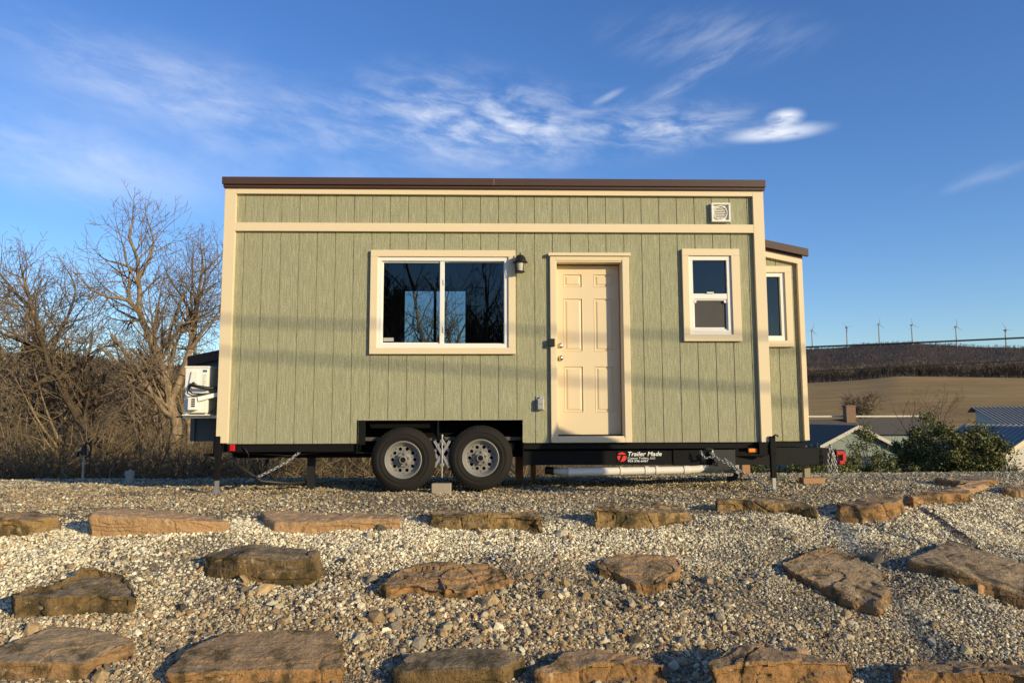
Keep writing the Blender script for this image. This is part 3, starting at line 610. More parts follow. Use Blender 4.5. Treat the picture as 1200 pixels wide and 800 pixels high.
rt = rt+[(-.012, -.046), (.014, .014)]; b.add(emb(rt), [tuple(range(len(rt)))])
b.build('emblem', M['redflat'], stk)

# ------------------------------------------------------------------ loose things round the trailer
b = MB(); cxk, yk = -.607, .03
def bar2(a, c_, z0, z1, y): b.bar((cxk+a, y, z0), (cxk+c_, y, z1), .008, .030)
bar2(-.085, .085, .56, .27, yk); bar2(.085, -.085, .56, .27, yk+.012); bar2(-.085, 0, .43, .57, yk+.02); bar2(.085, 0, .43, .57, yk+.02); bar2(-.085, 0, .43, .29, yk+.02); bar2(.085, 0, .43, .29, yk+.02)
b.tube([(cxk, yk, .16), (cxk, yk, .62)], .009, 8); b.box(cxk-.02, cxk+.02, yk-.012, yk+.024, .54, .57, .003); b.box(cxk-.02, cxk+.02, yk-.012, yk+.024, .28, .31, .003); b.tube([(cxk, yk, .60), (cxk, yk, .63)], .014, 6)
tag(b.build('wheel_chock', M['galv']), 'galvanised scissor chock wedged between the two trailer tyres', 'wheel chock')
zc = float(gz(-.61, -.04)); b = MB().box(-.71, -.50, -.10, .03, zc-.02, zc+.108, .008); tag(b.build('concrete_block', M['concrete']), 'pale concrete block lying on gravel between the tyres', 'concrete block')
def gp(px, py, dz=0.): p = ground_at(px, py); return Vector((p.x, p.y, p.z+dz))
b = MB(); chain(b, [(-2.17, .06, .45), (-2.3, .03, .34), (-2.45, .0, .255), (-2.60, -.02, .18), gp(288, 566, .01)], .05, .006, .014); tag(b.build('anchor_chain', M['galv']), 'galvanised anchor chain running down to the gravel left of the wheels', 'chain')
b = MB(); e_ = gp(909, 578, .02)
chain(b, [(2.36, -.02, .42), (2.45, -.05, .35), (2.6, -.10, .26), (2.8, -.18, .14), e_], .04, .005, .012); chain(b, [(2.26, -.0, .44), (2.30, -.02, .36), (2.42, -.04, .38), (2.38, -.02, .44)], .04, .005, .012)
chain(b, [(2.50, -.06, .36), (2.7, -.12, .20), e_+Vector((.02, .03, 0))], .04, .0045, .012); b.build('dummy', M['galv'])
o = bpy.data.objects['dummy']; o.name = 'anchor_chain'; tag(o, 'galvanised anchor chain stretched from the white pipe elbow to the gravel', 'chain')
# supports behind / under the trailer
def post(px0, px1, py0, py1, Y, m_, name, label, cat, th_=.14):
    a = W(px0, py1, Y); b_ = W(px1, py0, Y); zg = float(gz(a.x, Y))
    return tag(MB().box(a.x, b_.x, Y, Y+th_, min(zg, a.z)-.02, b_.z, .006).build(name, M[m_]), label, cat)
post(604, 613, 531, 552, 2.3, 'wood', 'wood_post', 'orange-brown timber post standing under the floor beside the rear tyre', 'timber post')
post(622, 628, 534, 552, 2.5, 'wood', 'wood_post', 'dark timber post in shade right of the other timber post', 'timber post')
post(870, 879, 544, 555, 2.4, 'wood', 'wood_post', 'short timber post under the trailer near the amber marker light', 'timber post')
post(862, 866, 544, 555, 2.3, 'galv', 'steel_post', 'thin grey steel post left of the short timber post', 'steel post', .06)
post(943, 949, 538, 561, 1.25, 'concrete', 'steel_stand', 'grey support leg under the trailer tongue', 'support leg', .07)
a = ground_at(941, 567); zz = float(gz(a.x+.12, a.y)); tag(MB().box(a.x, a.x+.27, a.y-.02, a.y+.12, zz, zz+.075, .006).build('timber_block', M['wood']), 'short orange timber block lying on gravel under the tongue', 'timber block')
a = ground_at(800, 572)
# pale mats of concrete dust under both jacks are left as gravel; yard hydrant
hp = W(97, 557, 3.0); zz = float(gz(hp.x, 3.0)); hyd = empty('yard_hydrant', (hp.x, 3.0, zz), 'dark blue yard hydrant on a thin standpipe at the gravel edge', 'hydrant')
b = MB(); b.tube([(hp.x, 3.0, zz-.05), (hp.x, 3.0, zz+.42)], .016, 10); b.build('standpipe', M['galv'], hyd)
b = MB(); b.tube([(hp.x, 3.0, zz+.38), (hp.x, 3.0, zz+.52)], .038, 12); b.tube([(hp.x-.02, 3.0, zz+.43), (hp.x-.08, 3.0, zz+.42), (hp.x-.10, 3.0, zz+.36)], .022, 10); b.tube([(hp.x, 3.0, zz+.52), (hp.x+.03, 3.0, zz+.56), (hp.x+.09, 3.0, zz+.54)], .016, 8)
b.build('hydrant_head', M['blueblack'], hyd); b = MB(); b.tube([(hp.x+.09, 3.0, zz+.55), (hp.x+.10, 3.0, zz+.44), (hp.x+.06, 3.0, zz+.36), (hp.x+.02, 3.0, zz+.35)], .011, 8); b.build('handle', M['blueblack'], hyd)
cp = W(152, 560, 2.4); zz = float(gz(cp.x, 2.4)); b = MB(); b.tube([(cp.x, 2.4, zz-.05), (cp.x, 2.4, zz+.13)], .055, 20); b.tube([(cp.x, 2.4, zz+.10), (cp.x, 2.4, zz+.16)], .062, 20); b.tube([(cp.x, 2.4, zz+.16), (cp.x, 2.4, zz+.18)], .02, 4)
tag(b.build('cleanout_pipe', M['grey']), 'short grey capped pipe standing at the gravel edge', 'pipe')

# ------------------------------------------------------------------ ground sheets
def grid(name, xs, ys, zf, m_, kind='structure'):
    X, Y = np.meshgrid(xs, ys); Zv = zf(X, Y); V = np.stack([X, Y, Zv], -1).reshape(-1, 3); nx, ny = len(xs), len(ys)
    i = np.arange(nx-1)[None, :]+nx*np.arange(ny-1)[:, None]; i = i.ravel(); Fq = np.stack([i, i+1, i+nx+1, i+nx], -1)
    o = npmesh(name, V, Fq, m_); o.data.polygons.foreach_set('use_smooth', [True]*len(Fq)); return tag(o, kind=kind)
def pad_z(X, Y):
    z = gz(X, Y); ed = np.maximum.reduce([np.abs(X)-11.4, Y-BACK, -Y-13.4]); return z-np.maximum(ed, 0)*1.2
grid('gravel_pad', np.linspace(-12, 12, 420), np.concatenate([np.linspace(-14, -5.4, 70)[:-1], np.linspace(-5.4, 4.1, 200)]), pad_z, M['fines'])
def m_land(name, stops, sc_=.05, fine=1.5, bumpd=.1):
    mt = mat(name, rough=.95, spec=.05); t = NT(mt); v = t.wpos(); n = t.noise(v, sc_, 6, .6); n2 = t.noise(v, fine, 5, .65)
    c = t.ramp(t.math('ADD', t.math('MULTIPLY', n, .6), t.math('MULTIPLY', n2, .4)), stops); t.color(c); t.bumpn(n2, .8, bumpd); return mt
def polar(name, rs, azs, m_, dz=0.):
    R_, A_ = np.meshgrid(rs, np.radians(azs)); X = R_*np.sin(A_); Y = R_*np.cos(A_); Zv = land(X, Y)+dz
    V = np.stack([X, Y, Zv], -1).reshape(-1, 3); nx, ny = len(rs), len(azs); i = (np.arange(nx-1)[None, :]+nx*np.arange(ny-1)[:, None]).ravel()
    o = npmesh(name, V, np.stack([i, i+nx, i+nx+1, i+1], -1), m_); o.data.polygons.foreach_set('use_smooth', [True]*len(i)); return tag(o, kind='structure')
def land2(X, Y):
    z = land(X, Y); ins = sstep(13.2, 11.8, np.abs(X))*sstep(4.6, 3.9, Y)*sstep(-15.5, -13.5, Y)
    return z*(1-ins)+ins*(np.minimum(pad_z(X, Y), z)-.25)
R_g = np.concatenate([np.linspace(0, 20, 60), np.linspace(21, 120, 60)]); A_g = np.linspace(-180, 180, 361)
Rm, Am = np.meshgrid(R_g, np.radians(A_g)); X = Rm*np.sin(Am); Y = Rm*np.cos(Am); Zv = land2(X, Y)
nx, ny = len(R_g), len(A_g); i = (np.arange(nx-1)[None, :]+nx*np.arange(ny-1)[:, None]).ravel()
o = npmesh('ground', np.stack([X, Y, Zv], -1).reshape(-1, 3), np.stack([i, i+nx, i+nx+1, i+1], -1), m_land('rough_grass', [(.3, (.045, .042, .018)), (.5, (.10, .085, .042)), (.7, (.16, .125, .07))], .15, 6, .05)); tag(o, kind='structure')
crest = lambda a: 470+40*math.sin(a*.21)+12*math.sin(a*.9)
fieldm = m_land('dry_field', [(.32, (.27, .165, .065)), (.5, (.42, .26, .095)), (.68, (.54, .35, .14))], .02, .12, .4)
tt = NT(fieldm); n_ = tt.noise(tt.wpos((.02, .22, .3)), 1.0, 6, .75); bc = fieldm.node_tree.nodes['Principled BSDF'].inputs['Base Color']; src = bc.links[0].from_socket
tt.color(tt.mix(tt.math('MULTIPLY', tt.ramp(n_, [(.38, (0, 0, 0)), (.62, (1, 1, 1))]), .75), src, (.24, .165, .075)))
polar('field', np.linspace(120, 560, 90), np.linspace(-2, 62, 130), fieldm)
hillm = m_land('wooded_hill', [(.32, (.062, .048, .040)), (.5, (.090, .068, .055)), (.68, (.12, .092, .072))], .006, .05, 3)
polar('hills', np.concatenate([np.linspace(560, 3400, 120), np.linspace(3500, 6000, 12)]), np.linspace(-180, 180, 721), hillm)
polar('slope', np.linspace(120, 560, 60), np.concatenate([np.linspace(62, 180, 60)]), hillm); polar('slope', np.linspace(120, 560, 60), np.linspace(-180, -2, 160), hillm)

# ------------------------------------------------------------------ sandstone slabs set in the bank
FOOT = []
RK = dict(tan=m_rock('tan_sandstone', (.54, .32, .155), (.42, .28, .165), (.15, .105, .065), 0, .65),
          brown=m_rock('brown_sandstone', (.46, .245, .095), (.26, .185, .115), (.06, .045, .03), .15, .8),
          dark=m_rock('mossy_sandstone', (.26, .16, .065), (.21, .16, .105), (.04, .033, .022), .45, .85),
          ochre=m_rock('ochre_sandstone', (.40, .25, .10), (.30, .215, .13), (.06, .045, .028), .28, .7),
          grey=m_rock('weathered_sandstone', (.38, .215, .095), (.30, .22, .135), (.08, .06, .04), .06, .85))
def drop_to(px, py, g):                # height above ground point g at which the pixel row py is met
    d = ray(px, py); t = (g.y-CAM[1])/d[1]; return CAM[2]+d[2]*t
def rock(top, h, mt, label, seed=1, rough=1., tilt=0., name='sandstone_slab', group=None, steps=.0, gap=None):
    top = [(float(a), float(b)) for a, b in top]; xs_ = [p[0] for p in top]; x0, x1 = min(xs_), max(xs_); hl, hr = h if isinstance(h, tuple) else (h, h)
    # every outline point lies on a sheet following the bank, lifted by the height of the exposed face
    y1_ = max(p[1] for p in top); y0_ = min(p[1] for p in top); pts = []
    for px, py in top:
        hp = (hl+(hr-hl)*(px-x0)/(x1-x0)); g = ground_at(px, py+hp); hw = hp/F*float(np.linalg.norm(np.array(g)-CAM))*(1-.35*(y1_-py)/(y1_-y0_+1e-6))+.024
        d = ray(px, py); d = d/np.linalg.norm(d); t = 1.5
        while t < 30:
            p = CAM+d*t
            if p[2] <= float(gz(p[0], p[1]))+hw: break
            t += .008
        pts.append(Vector(p))
    # densify + jitter outline
    rnd = random.Random(seed); out = []
    for a, b_ in zip(pts, pts[1:]+pts[:1]):
        k = max(1, int((b_-a).length/.09))
        for i in range(k):
            p = a.lerp(b_, i/k)
            if i: p += Vector((rnd.uniform(-1, 1), rnd.uniform(-1, 1), 0))*.012*rough
            out.append(p)
    FOOT.append([(p.x, p.y) for p in out]); c = sum(out, Vector())/len(out); n_ = len(out); bm = bmesh.new(); zb = min(float(gz(p.x, p.y)) for p in out)-.09
    zb = min(zb, min(p.z for p in out)-.12)
    A = [bm.verts.new(p+(c-p)*.035*rnd.uniform(.3, 1.3)) for p in out]; B_ = [bm.verts.new((p.x, p.y, p.z-.02)) for p in out]
    C2 = [bm.verts.new((p.x+(c.x-p.x)*rnd.uniform(-.02, .04), p.y+(c.y-p.y)*rnd.uniform(-.04, .06), (p.z+zb)/2)) for p in out]; D_ = [bm.verts.new((p.x+(c.x-p.x)*.05, p.y+(c.y-p.y)*.05, zb)) for p in out]
    for L0, L1 in ((A, B_), (B_, C2), (C2, D_)):
        for i in range(n_): bm.faces.new((L0[i], L0[(i+1) % n_], L1[(i+1) % n_], L1[i]))
    bm.faces.new(A); bm.faces.new(D_[::-1]); bmesh.ops.triangulate(bm, faces=bm.faces[:]); bmesh.ops.recalc_face_normals(bm, faces=bm.faces[:])
    me = bpy.data.meshes.new(name); bm.to_mesh(me); bm.free(); o = bpy.data.objects.new(name, me); col.objects.link(o)
    rm_ = o.modifiers.new('r', 'REMESH'); rm_.mode = 'VOXEL'; size = max((max(p.x for p in out)-min(p.x for p in out)), .4); rm_.voxel_size = max(.008, size/125)
    dg = bpy.context.evaluated_depsgraph_get(); me2 = bpy.data.meshes.new_from_object(o.evaluated_get(dg)); o.modifiers.clear(); o.data = me2; bpy.data.meshes.remove(me); me2.name = name
    N_ = [v.normal.copy() for v in me2.vertices]; sv = Vector((seed*3.1, seed*1.7, seed*.9))
    for v, nn in zip(me2.vertices, N_):
        p = v.co; q = p+sv; side = 1-abs(nn.z)
        dsp = noise.fractal(q*3.2, 1., 2.1, 4)*.022 + noise.fractal(q*13, 1., 2., 3)*.007 + (abs(noise.noise(q*27))-.25)*.006
        # spalled ledges following the bedding
        led = math.floor((noise.noise(Vector((q.x*2.3, q.y*2.3, q.z*11)))*2.6))*.011*side
        cr = abs(noise.noise(Vector((q.x*1.6+4, q.y*2.6, q.z*1.2)))); crk = -.014*max(0, 1-cr/.018)
        cr2 = abs(noise.noise(Vector((q.x*4.6+9, q.y*5.6, q.z*3.2)))); crk += -.006*max(0, 1-cr2/.03)
        stp = 0.
        if steps: stp = -steps*(noise.noise(Vector((q.x*1.5, q.y*1.5, 3.3))) > .08)-steps*.6*(noise.noise(Vector((q.x*2.6, q.y*2.6, 7.3))) > .2)
        tp_ = max(nn.z, 0); dsp = dsp*(1-.15*tp_)+tp_*.009*math.floor(3*noise.noise(Vector((q.x*2.4, q.y*4.2, 1.))))
        v.co = p+nn*((dsp+led*1.4)*rough+crk*(1.2-.3*tp_)*min(1, rough*1.1))+Vector((0, 0, stp*max(nn.z, 0)))
    bmx = bmesh.new(); bmx.from_mesh(me2); bmesh.ops.recalc_face_normals(bmx, faces=bmx.faces[:]); bmx.to_mesh(me2); bmx.free()
    me2.polygons.foreach_set('use_smooth', [True]*len(me2.polygons)); me2.set_sharp_from_angle(angle=math.radians(24)); me2.materials.append(RK[mt])
    zc_ = zb; me2.transform(Matrix.Translation((-c.x, -c.y, -zc_))); o.location = (c.x, c.y, zc_); return tag(o, label, 'rock', group)
rock([(-30, 601), (40, 597), (66, 602), (68, 605), (30, 608), (8, 606), (-30, 612)], (22, 10), 'ochre', 'low slab with green moss patches at the left edge, top row of the bank', 1)
rock([(104, 600), (118, 596), (150, 595), (205, 597), (250, 604), (272, 611), (225, 609), (180, 606), (130, 603), (106, 602)], (25, 6), 'tan', 'long rounded orange-tan slab tapering right, top row left of the wheels', 2, .5)
rock([(304, 600), (330, 597), (400, 600), (469, 602), (470, 606), (400, 609), (380, 612), (322, 612), (312, 606)], (6, 12), 'tan', 'flat pinkish tan slab in the top row just left of the wheels', 3, .6)
rock([(500, 599), (525, 594), (545, 601), (568, 600), (610, 597), (628, 597), (638, 605), (628, 606), (600, 602), (560, 603), (535, 604), (505, 602)], (12, 17), 'ochre', 'broken block with a deep shadowed notch, top row below the wheels', 4, 1.2)
rock([(693, 595), (703, 590), (735, 592), (762, 595), (768, 590), (800, 590), (809, 598), (790, 600), (768, 600), (745, 599), (720, 597)], (24, 8), 'ochre', 'two-step cracked block in the top row below the maker sticker', 5, 1.)
rock([(836, 586), (850, 583), (915, 582), (950, 590), (958, 598), (925, 590), (895, 588), (870, 586), (840, 587)], (12, 8), 'ochre', 'flat-topped split block just below the right stabiliser jack', 6, .8)
rock([(979, 588), (1020, 581), (1056, 578), (1058, 584), (1044, 589), (1003, 592), (984, 592)], 15, 'brown', 'angular block with one dark notch right of the jack, top row', 7, .7)
rock([(1062, 579), (1080, 574), (1137, 572), (1139, 577), (1090, 578), (1070, 581)], (9, 8), 'brown', 'low orange-brown block before the flat pale boulders on the right', 8, .9)
rock([(1118, 570), (1135, 564), (1152, 563), (1159, 566), (1142, 571), (1125, 572)], 4, 'tan', 'small pale flat boulder behind the low orange-brown block', 9, .7)
rock([(1095, 560), (1130, 557), (1165, 557), (1171, 561), (1125, 563)], 4, 'grey', 'thin dark flat slab at the pad edge in front of the green shrubs', 10, .7)
rock([(1174, 571), (1184, 567), (1235, 565), (1240, 572), (1190, 574)], 6, 'grey', 'dark low boulder cut by the right edge of the photo', 11, .8)
rock([(-40, 652), (-8, 648), (3, 652), (0, 656), (-40, 660)], 8, 'tan', 'small tip of a tan rock peeking in at the left edge', 12, .8)
rock([(10, 690), (55, 679), (95, 662), (118, 661), (145, 670), (160, 685), (162, 694), (150, 696), (115, 693), (75, 694), (40, 694), (14, 696)], (20, 16), 'dark', 'broad mossy slab with a raised cracked corner, second row at left', 13, 1.1, .10, steps=.03)
rock([(238, 650), (262, 641), (300, 637), (350, 640), (376, 646), (368, 655), (345, 657), (330, 656), (280, 653), (245, 653)], (17, 26), 'dark', 'thick dark mossy block with a flat grey top, second row left of centre', 14, .7)
rock([(441, 686), (470, 663), (510, 655), (532, 661), (555, 657), (590, 664), (602, 674), (575, 680), (545, 688), (522, 688), (480, 683), (452, 690)], (9, 10), 'brown', 'jagged brown slab with a notched back edge, second row centre', 15, 1.4, .12, steps=.02)
rock([(697, 656), (720, 649), (790, 650), (800, 658), (798, 667), (770, 684), (745, 682), (720, 669), (700, 664)], 9, 'brown', 'rounded triangular slab, second row right of centre', 16, .9, .05)
rock([(913, 657), (960, 638), (978, 637), (1035, 670), (1045, 688), (1030, 708), (1000, 700), (950, 678), (925, 668)], (7, 10), 'grey', 'big tilted tan slab with a scaly broken lower face on the right', 17, 1.1, .10)
rock([(1063, 653), (1112, 632), (1200, 658), (1275, 679), (1275, 725), (1200, 698), (1120, 668), (1066, 656)], 12, 'grey', 'long smooth plank-like slab with a thin straight shadow at the right edge', 18, .35, .08)
rock([(-40, 775), (0, 756), (60, 735), (100, 735), (150, 746), (158, 751), (130, 761), (97, 776), (60, 776), (0, 776), (-40, 778)], 13, 'grey', 'wide grey-topped slab with slanting grain in the lower left corner', 19, .6, .06)
rock([(193, 786), (215, 762), (262, 740), (330, 737), (388, 737), (405, 752), (405, 782), (300, 784), (200, 789)], 12, 'brown', 'very wide flat brown slab with pale scratches, bottom row', 20, .45, .04)
rock([(457, 783), (480, 764), (520, 757), (590, 758), (618, 766), (602, 776), (590, 782), (540, 783), (470, 786)], 16, 'dark', 'smooth dark grey-olive slab, bottom row at centre', 21, .55, .04)
rock([(625, 785), (655, 764), (700, 757), (745, 764), (774, 772), (782, 777), (740, 776), (700, 776), (670, 786), (635, 790)], 20, 'brown', 'dark-topped block with a bright orange-brown face, bottom row right of centre', 22, 1.1)
rock([(827, 776), (855, 757), (895, 751), (945, 764), (1002, 775), (985, 777), (950, 776), (880, 775), (835, 780)], 34, 'brown', 'large slab with a small loose stone on top, bottom row on the right', 23, 1., .02)
rock([(1046, 777), (1080, 772), (1150, 777), (1260, 786), (1260, 798), (1200, 790), (1120, 786), (1055, 784)], 30, 'brown', 'long brown slab in the lower right corner', 24, .9)
rock([(930, 757), (940, 755), (948, 759), (946, 764), (934, 764)], 7, 'tan', 'small loose tan stone resting on the large bottom slab', 25, .4, name='loose_stone')
rock([(1143, 680), (1150, 677), (1160, 680), (1158, 686), (1146, 686)], 5, 'tan', 'small pale loose stone beside the long plank-like slab', 26, .35, name='loose_stone')

# ------------------------------------------------------------------ crushed stone (uncountable: one object of instances)
def vnoise(x, y, s, k=0):
    return np.array([noise.noise(Vector((a*s+k, b*s-k, k*1.7))) for a, b in zip(x, y)])
def scatter(n_, y0, y1, xmul, xadd):
    y = rng.uniform(y0, y1, n_*2); wmax = (y1+9.2)*xmul+xadd; x = rng.uniform(-wmax, wmax, n_*2)
    ok = np.abs(x) < (y+8.3)*xmul+xadd; return x[ok][:n_], y[ok][:n_]
def tuft(n, lo, hi): return rng.uniform(lo, hi, n)
PAL = np.array([[.60, .52, .38], [.44, .375, .27], [.30, .265, .215], [.18, .16, .135], [.44, .315, .185], [.28, .20, .125], [.76, .69, .54], [.09, .082, .073]])
def tints(x, y, white, tan):
    n = len(x); p = np.tile(np.array([.18, .20, .17, .12, .10, .08, .08, .07]), (n, 1)); p[:, 6] += .30*white; p[:, 0] += .25*white; p[:, 7] *= (1-white*.8); p[:, 3] *= (1-.7*white); p[:, 4] += .40*tan; p[:, 5] += .18*tan
    p = np.maximum(p, .0); p /= p.sum(1, keepdims=True); c = p.cumsum(1); k = (rng.uniform(0, 1, (n, 1)) > c).sum(1).clip(0, 7)
    return PAL[k]*rng.uniform(.82, 1.15, (n, 1))*(1+.28*np.asarray(white)[:, None])*(1-.10*np.asarray(tan)[:, None]*np.array([0, .5, 1.]))
def gauss(x, y, cx, cy, sx, sy): return np.exp(-((x-cx)/sx)**2-((y-cy)/sy)**2)
PX, PS, PC = [], [], []
def addst(x, y, smin, smax, pw, white, tan, dz=.0):
    n = len(x); s = smin+(smax-smin)*rng.uniform(0, 1, n)**pw; z = gz(x, y)+s*.10+dz
    PX.append(np.stack([x, y, z], -1)); PS.append(s); PC.append(tints(x, y, white, tan))
def fields(x, y):
    e = np.interp(x, EX, EY); s = e-y
    n1 = .5+.5*np.sin(x*.9+1.7*np.sin(y*1.1))*np.sin(y*1.3+x*.5+1)
    white = np.clip(1.3*gauss(x, y, -3.0, -2.9, 2.0, .75)+.7*gauss(x, y, -.4, -2.7, 1.0, .45)+.5*gauss(x, y, 4.2, -1.9, 1.2, .7)+.45*sstep(.0, .2, s)*sstep(1.15, .6, s)+.25*sstep(.0, .4, s)*n1+.5*gauss(x, y, -2.2, -2.2, 3, .3), 0, 1)
    tan = np.clip(.45*sstep(-3.1, -4.0, y)+.9*gauss(x, y, -.5, -4.1, 1.5, .6)+.5*gauss(x, y, .4, -3.3, 1.3, .4)+.75*gauss(x, y, -3.6, -.2, 3.4, 1.6)+.55*gauss(x, y, 2.2, -.2, 2.6, 1.0), 0, 1)
    return white, tan
x, y = scatter(185000, -2.6, 3.75, .74, .7); wh, tn = fields(x, y); addst(x, y, .0042, .0105, 1.8, wh, tn)
x, y = scatter(20000, -2.4, 3.72, .74, .7); wh, tn = fields(x, y); addst(x, y, .011, .019, 2.2, wh, tn, .003)
x, y = scatter(270000, -5.6, -1.9, .78, .8); ok = y < np.interp(x, EX, EY)+.15; x, y = x[ok], y[ok]; wh, tn = fields(x, y); addst(x, y, .0045, .0125, 1.9, wh, tn)
x, y = scatter(80000, -1.9, 2.5, .78, .8); ok = y < np.interp(x, EX, EY)+.1; x, y = x[ok], y[ok]; wh, tn = fields(x, y); addst(x, y, .006, .0145, 1.7, wh, tn)
x, y = scatter(9000, -5.4, -2.0, .78, .8); k = (.10+gauss(x, y, -.3, -3.9, 2.0, .8)) > rng.uniform(0, 1.0, len(x)); x, y = x[k], y[k]; wh, tn = fields(x, y); addst(x, y, .012, .026, 2.2, wh*.3, np.clip(tn+.5, 0, 1), .004)
x, y = scatter(800, -5.3, -2.2, .78, .8); k = (.07+gauss(x, y, -.2, -3.9, 1.9, .75)) > rng.uniform(0, 1.0, len(x)); x, y = x[k], y[k]; addst(x, y, .024, .050, 2.8, np.zeros(len(x)), np.ones(len(x)), .0)
P_ = np.concatenate(PX); S_ = np.concatenate(PS); C_ = np.concatenate(PC); keep = np.ones(len(P_), bool)
for poly in FOOT:
    q = np.array(poly); cc_ = q.mean(0); q = cc_+(q-cc_)*.93; lo, hi = q.min(0), q.max(0); idx = np.where((P_[:, 0] > lo[0]) & (P_[:, 0] < hi[0]) & (P_[:, 1] > lo[1]) & (P_[:, 1] < hi[1]))[0]
    ins = np.zeros(len(idx), bool); xx, yy = P_[idx, 0], P_[idx, 1]
    for (ax_, ay_), (bx_, by_) in zip(q, np.roll(q, -1, 0)):
        cr_ = ((ay_ > yy) != (by_ > yy)) & (xx < (bx_-ax_)*(yy-ay_)/(by_-ay_+1e-12)+ax_); ins ^= cr_
    keep[idx[ins]] = False
pt = np.array([noise.noise(Vector((a*.9, b*1.4, .3)))+.6*noise.noise(Vector((a*3.1, b*4.2, 5.))) for a, b in P_[:, :2]])
thin = np.clip((pt+.05)*1.6, 0, .62); keep &= (rng.uniform(0, 1, len(P_)) > thin) | (S_ > .02)
C_ = C_*(1-.30*np.clip(pt+.15, 0, 1))[:, None]*np.array([.95, .97, .92])
P_, S_, C_ = P_[keep], S_[keep], C_[keep]; n = len(P_)
me = bpy.data.meshes.new('gravel_stones'); me.vertices.add(n); me.vertices.foreach_set('co', P_.astype(np.float32).ravel())
for nm, ty, arr, key in (('scl', 'FLOAT_VECTOR', (S_[:, None]*rng.uniform(.60, 1.4, (n, 3))*np.array([1.12, 1.12, .80])), 'vector'), ('rot', 'FLOAT_VECTOR', rng.uniform(-1, 1, (n, 3))*np.array([.9, .9, 3.14]), 'vector'), ('tint', 'FLOAT_VECTOR', C_, 'vector'), ('pick', 'INT', rng.integers(0, 10, n), 'value')):
    at = me.attributes.new(nm, ty, 'POINT'); at.data.foreach_set(key, np.ascontiguousarray(arr, dtype=np.int32 if ty == 'INT' else np.float32).ravel())
me.materials.append(M['stone'])
gravel = bpy.data.objects.new('gravel_stones', me); col.objects.link(gravel); tag(gravel, 'loose crushed limestone gravel covering the pad and the bank', 'gravel', kind='stuff')
ng = bpy.data.node_groups.new('stones', 'GeometryNodeTree'); ng.interface.new_socket('Geometry', in_out='INPUT', socket_type='NodeSocketGeometry'); ng.interface.new_socket('Geometry', in_out='OUTPUT', socket_type='NodeSocketGeometry')
N = ng.nodes.new; gi = N('NodeGroupInput'); go = N('NodeGroupOutput'); jn = N('GeometryNodeJoinGeometry')
for k in range(10):
    ic = N('GeometryNodeMeshIcoSphere'); ic.inputs['Radius'].default_value = 1; ic.inputs['Subdivisions'].default_value = 2 if k % 5 == 0 else 1
    sp = N('GeometryNodeSetPosition'); rv = N('FunctionNodeRandomValue'); rv.data_type = 'FLOAT_VECTOR'
    rv.inputs[0].default_value = (.55, .55, .55); rv.inputs[1].default_value = (1.35, 1.35, 1.35); rv.inputs['Seed'].default_value = k*7+3
    po = N('GeometryNodeInputPosition'); vm = N('ShaderNodeVectorMath'); vm.operation = 'MULTIPLY'
    ng.links.new(po.outputs[0], vm.inputs[0]); ng.links.new(rv.outputs[0], vm.inputs[1]); ng.links.new(vm.outputs[0], sp.inputs['Position']); ng.links.new(ic.outputs[0], sp.inputs[0])
    ch_ = N('GeometryNodeConvexHull'); ng.links.new(sp.outputs[0], ch_.inputs[0]); sm = N('GeometryNodeSetMaterial'); sm.inputs['Material'].default_value = M['stone']; ng.links.new(ch_.outputs[0], sm.inputs[0])
    g2 = N('GeometryNodeGeometryToInstance'); ng.links.new(sm.outputs[0], g2.inputs[0]); ng.links.new(g2.outputs[0], jn.inputs[0])
iop = N('GeometryNodeInstanceOnPoints'); iop.inputs['Pick Instance'].default_value = True
def att(nm, ty):
    a = N('GeometryNodeInputNamedAttribute'); a.data_type = ty; a.inputs[0].default_value = nm; return a.outputs[0]
ng.links.new(gi.outputs[0], iop.inputs['Points']); ng.links.new(jn.outputs[0], iop.inputs['Instance']); ng.links.new(att('pick', 'INT'), iop.inputs['Instance Index'])
ng.links.new(att('rot', 'FLOAT_VECTOR'), iop.inputs['Rotation']); ng.links.new(att('scl', 'FLOAT_VECTOR'), iop.inputs['Scale']); ng.links.new(iop.outputs[0], go.inputs[0])
gm = gravel.modifiers.new('stones', 'NODES'); gm.node_group = ng

# ------------------------------------------------------------------ bare trees
def frames(D_):
    up = np.array([0, 0, 1.]); x = np.cross(D_, up); n_ = np.linalg.norm(x, axis=1, keepdims=True); x = np.where(n_ < 1e-4, np.array([1., 0, 0]), x/np.maximum(n_, 1e-9)); return x, np.cross(D_, x)
def segs_to_mesh(A, B_, ra, rb, n):
    A, B_ = np.array(A, float), np.array(B_, float); ra, rb = np.array(ra)[:, None], np.array(rb)[:, None]; D_ = B_-A; D_ /= np.maximum(np.linalg.norm(D_, axis=1, keepdims=True), 1e-9); x, y = frames(D_)
    V = []
    for P0, r_ in ((A, ra), (B_, rb)):
        for k in range(n):
            a = 2*PI*k/n; V.append(P0+(x*math.cos(a)+y*math.sin(a))*r_)
    V = np.stack(V, 1); m_ = len(A); base = (np.arange(m_)*2*n)[:, None]; Fq = []
    for k in range(n): Fq.append(np.concatenate([base+k, base+(k+1) % n, base+n+(k+1) % n, base+n+k], 1))
    return V.reshape(-1, 3), np.stack(Fq, 1).reshape(-1, 4)
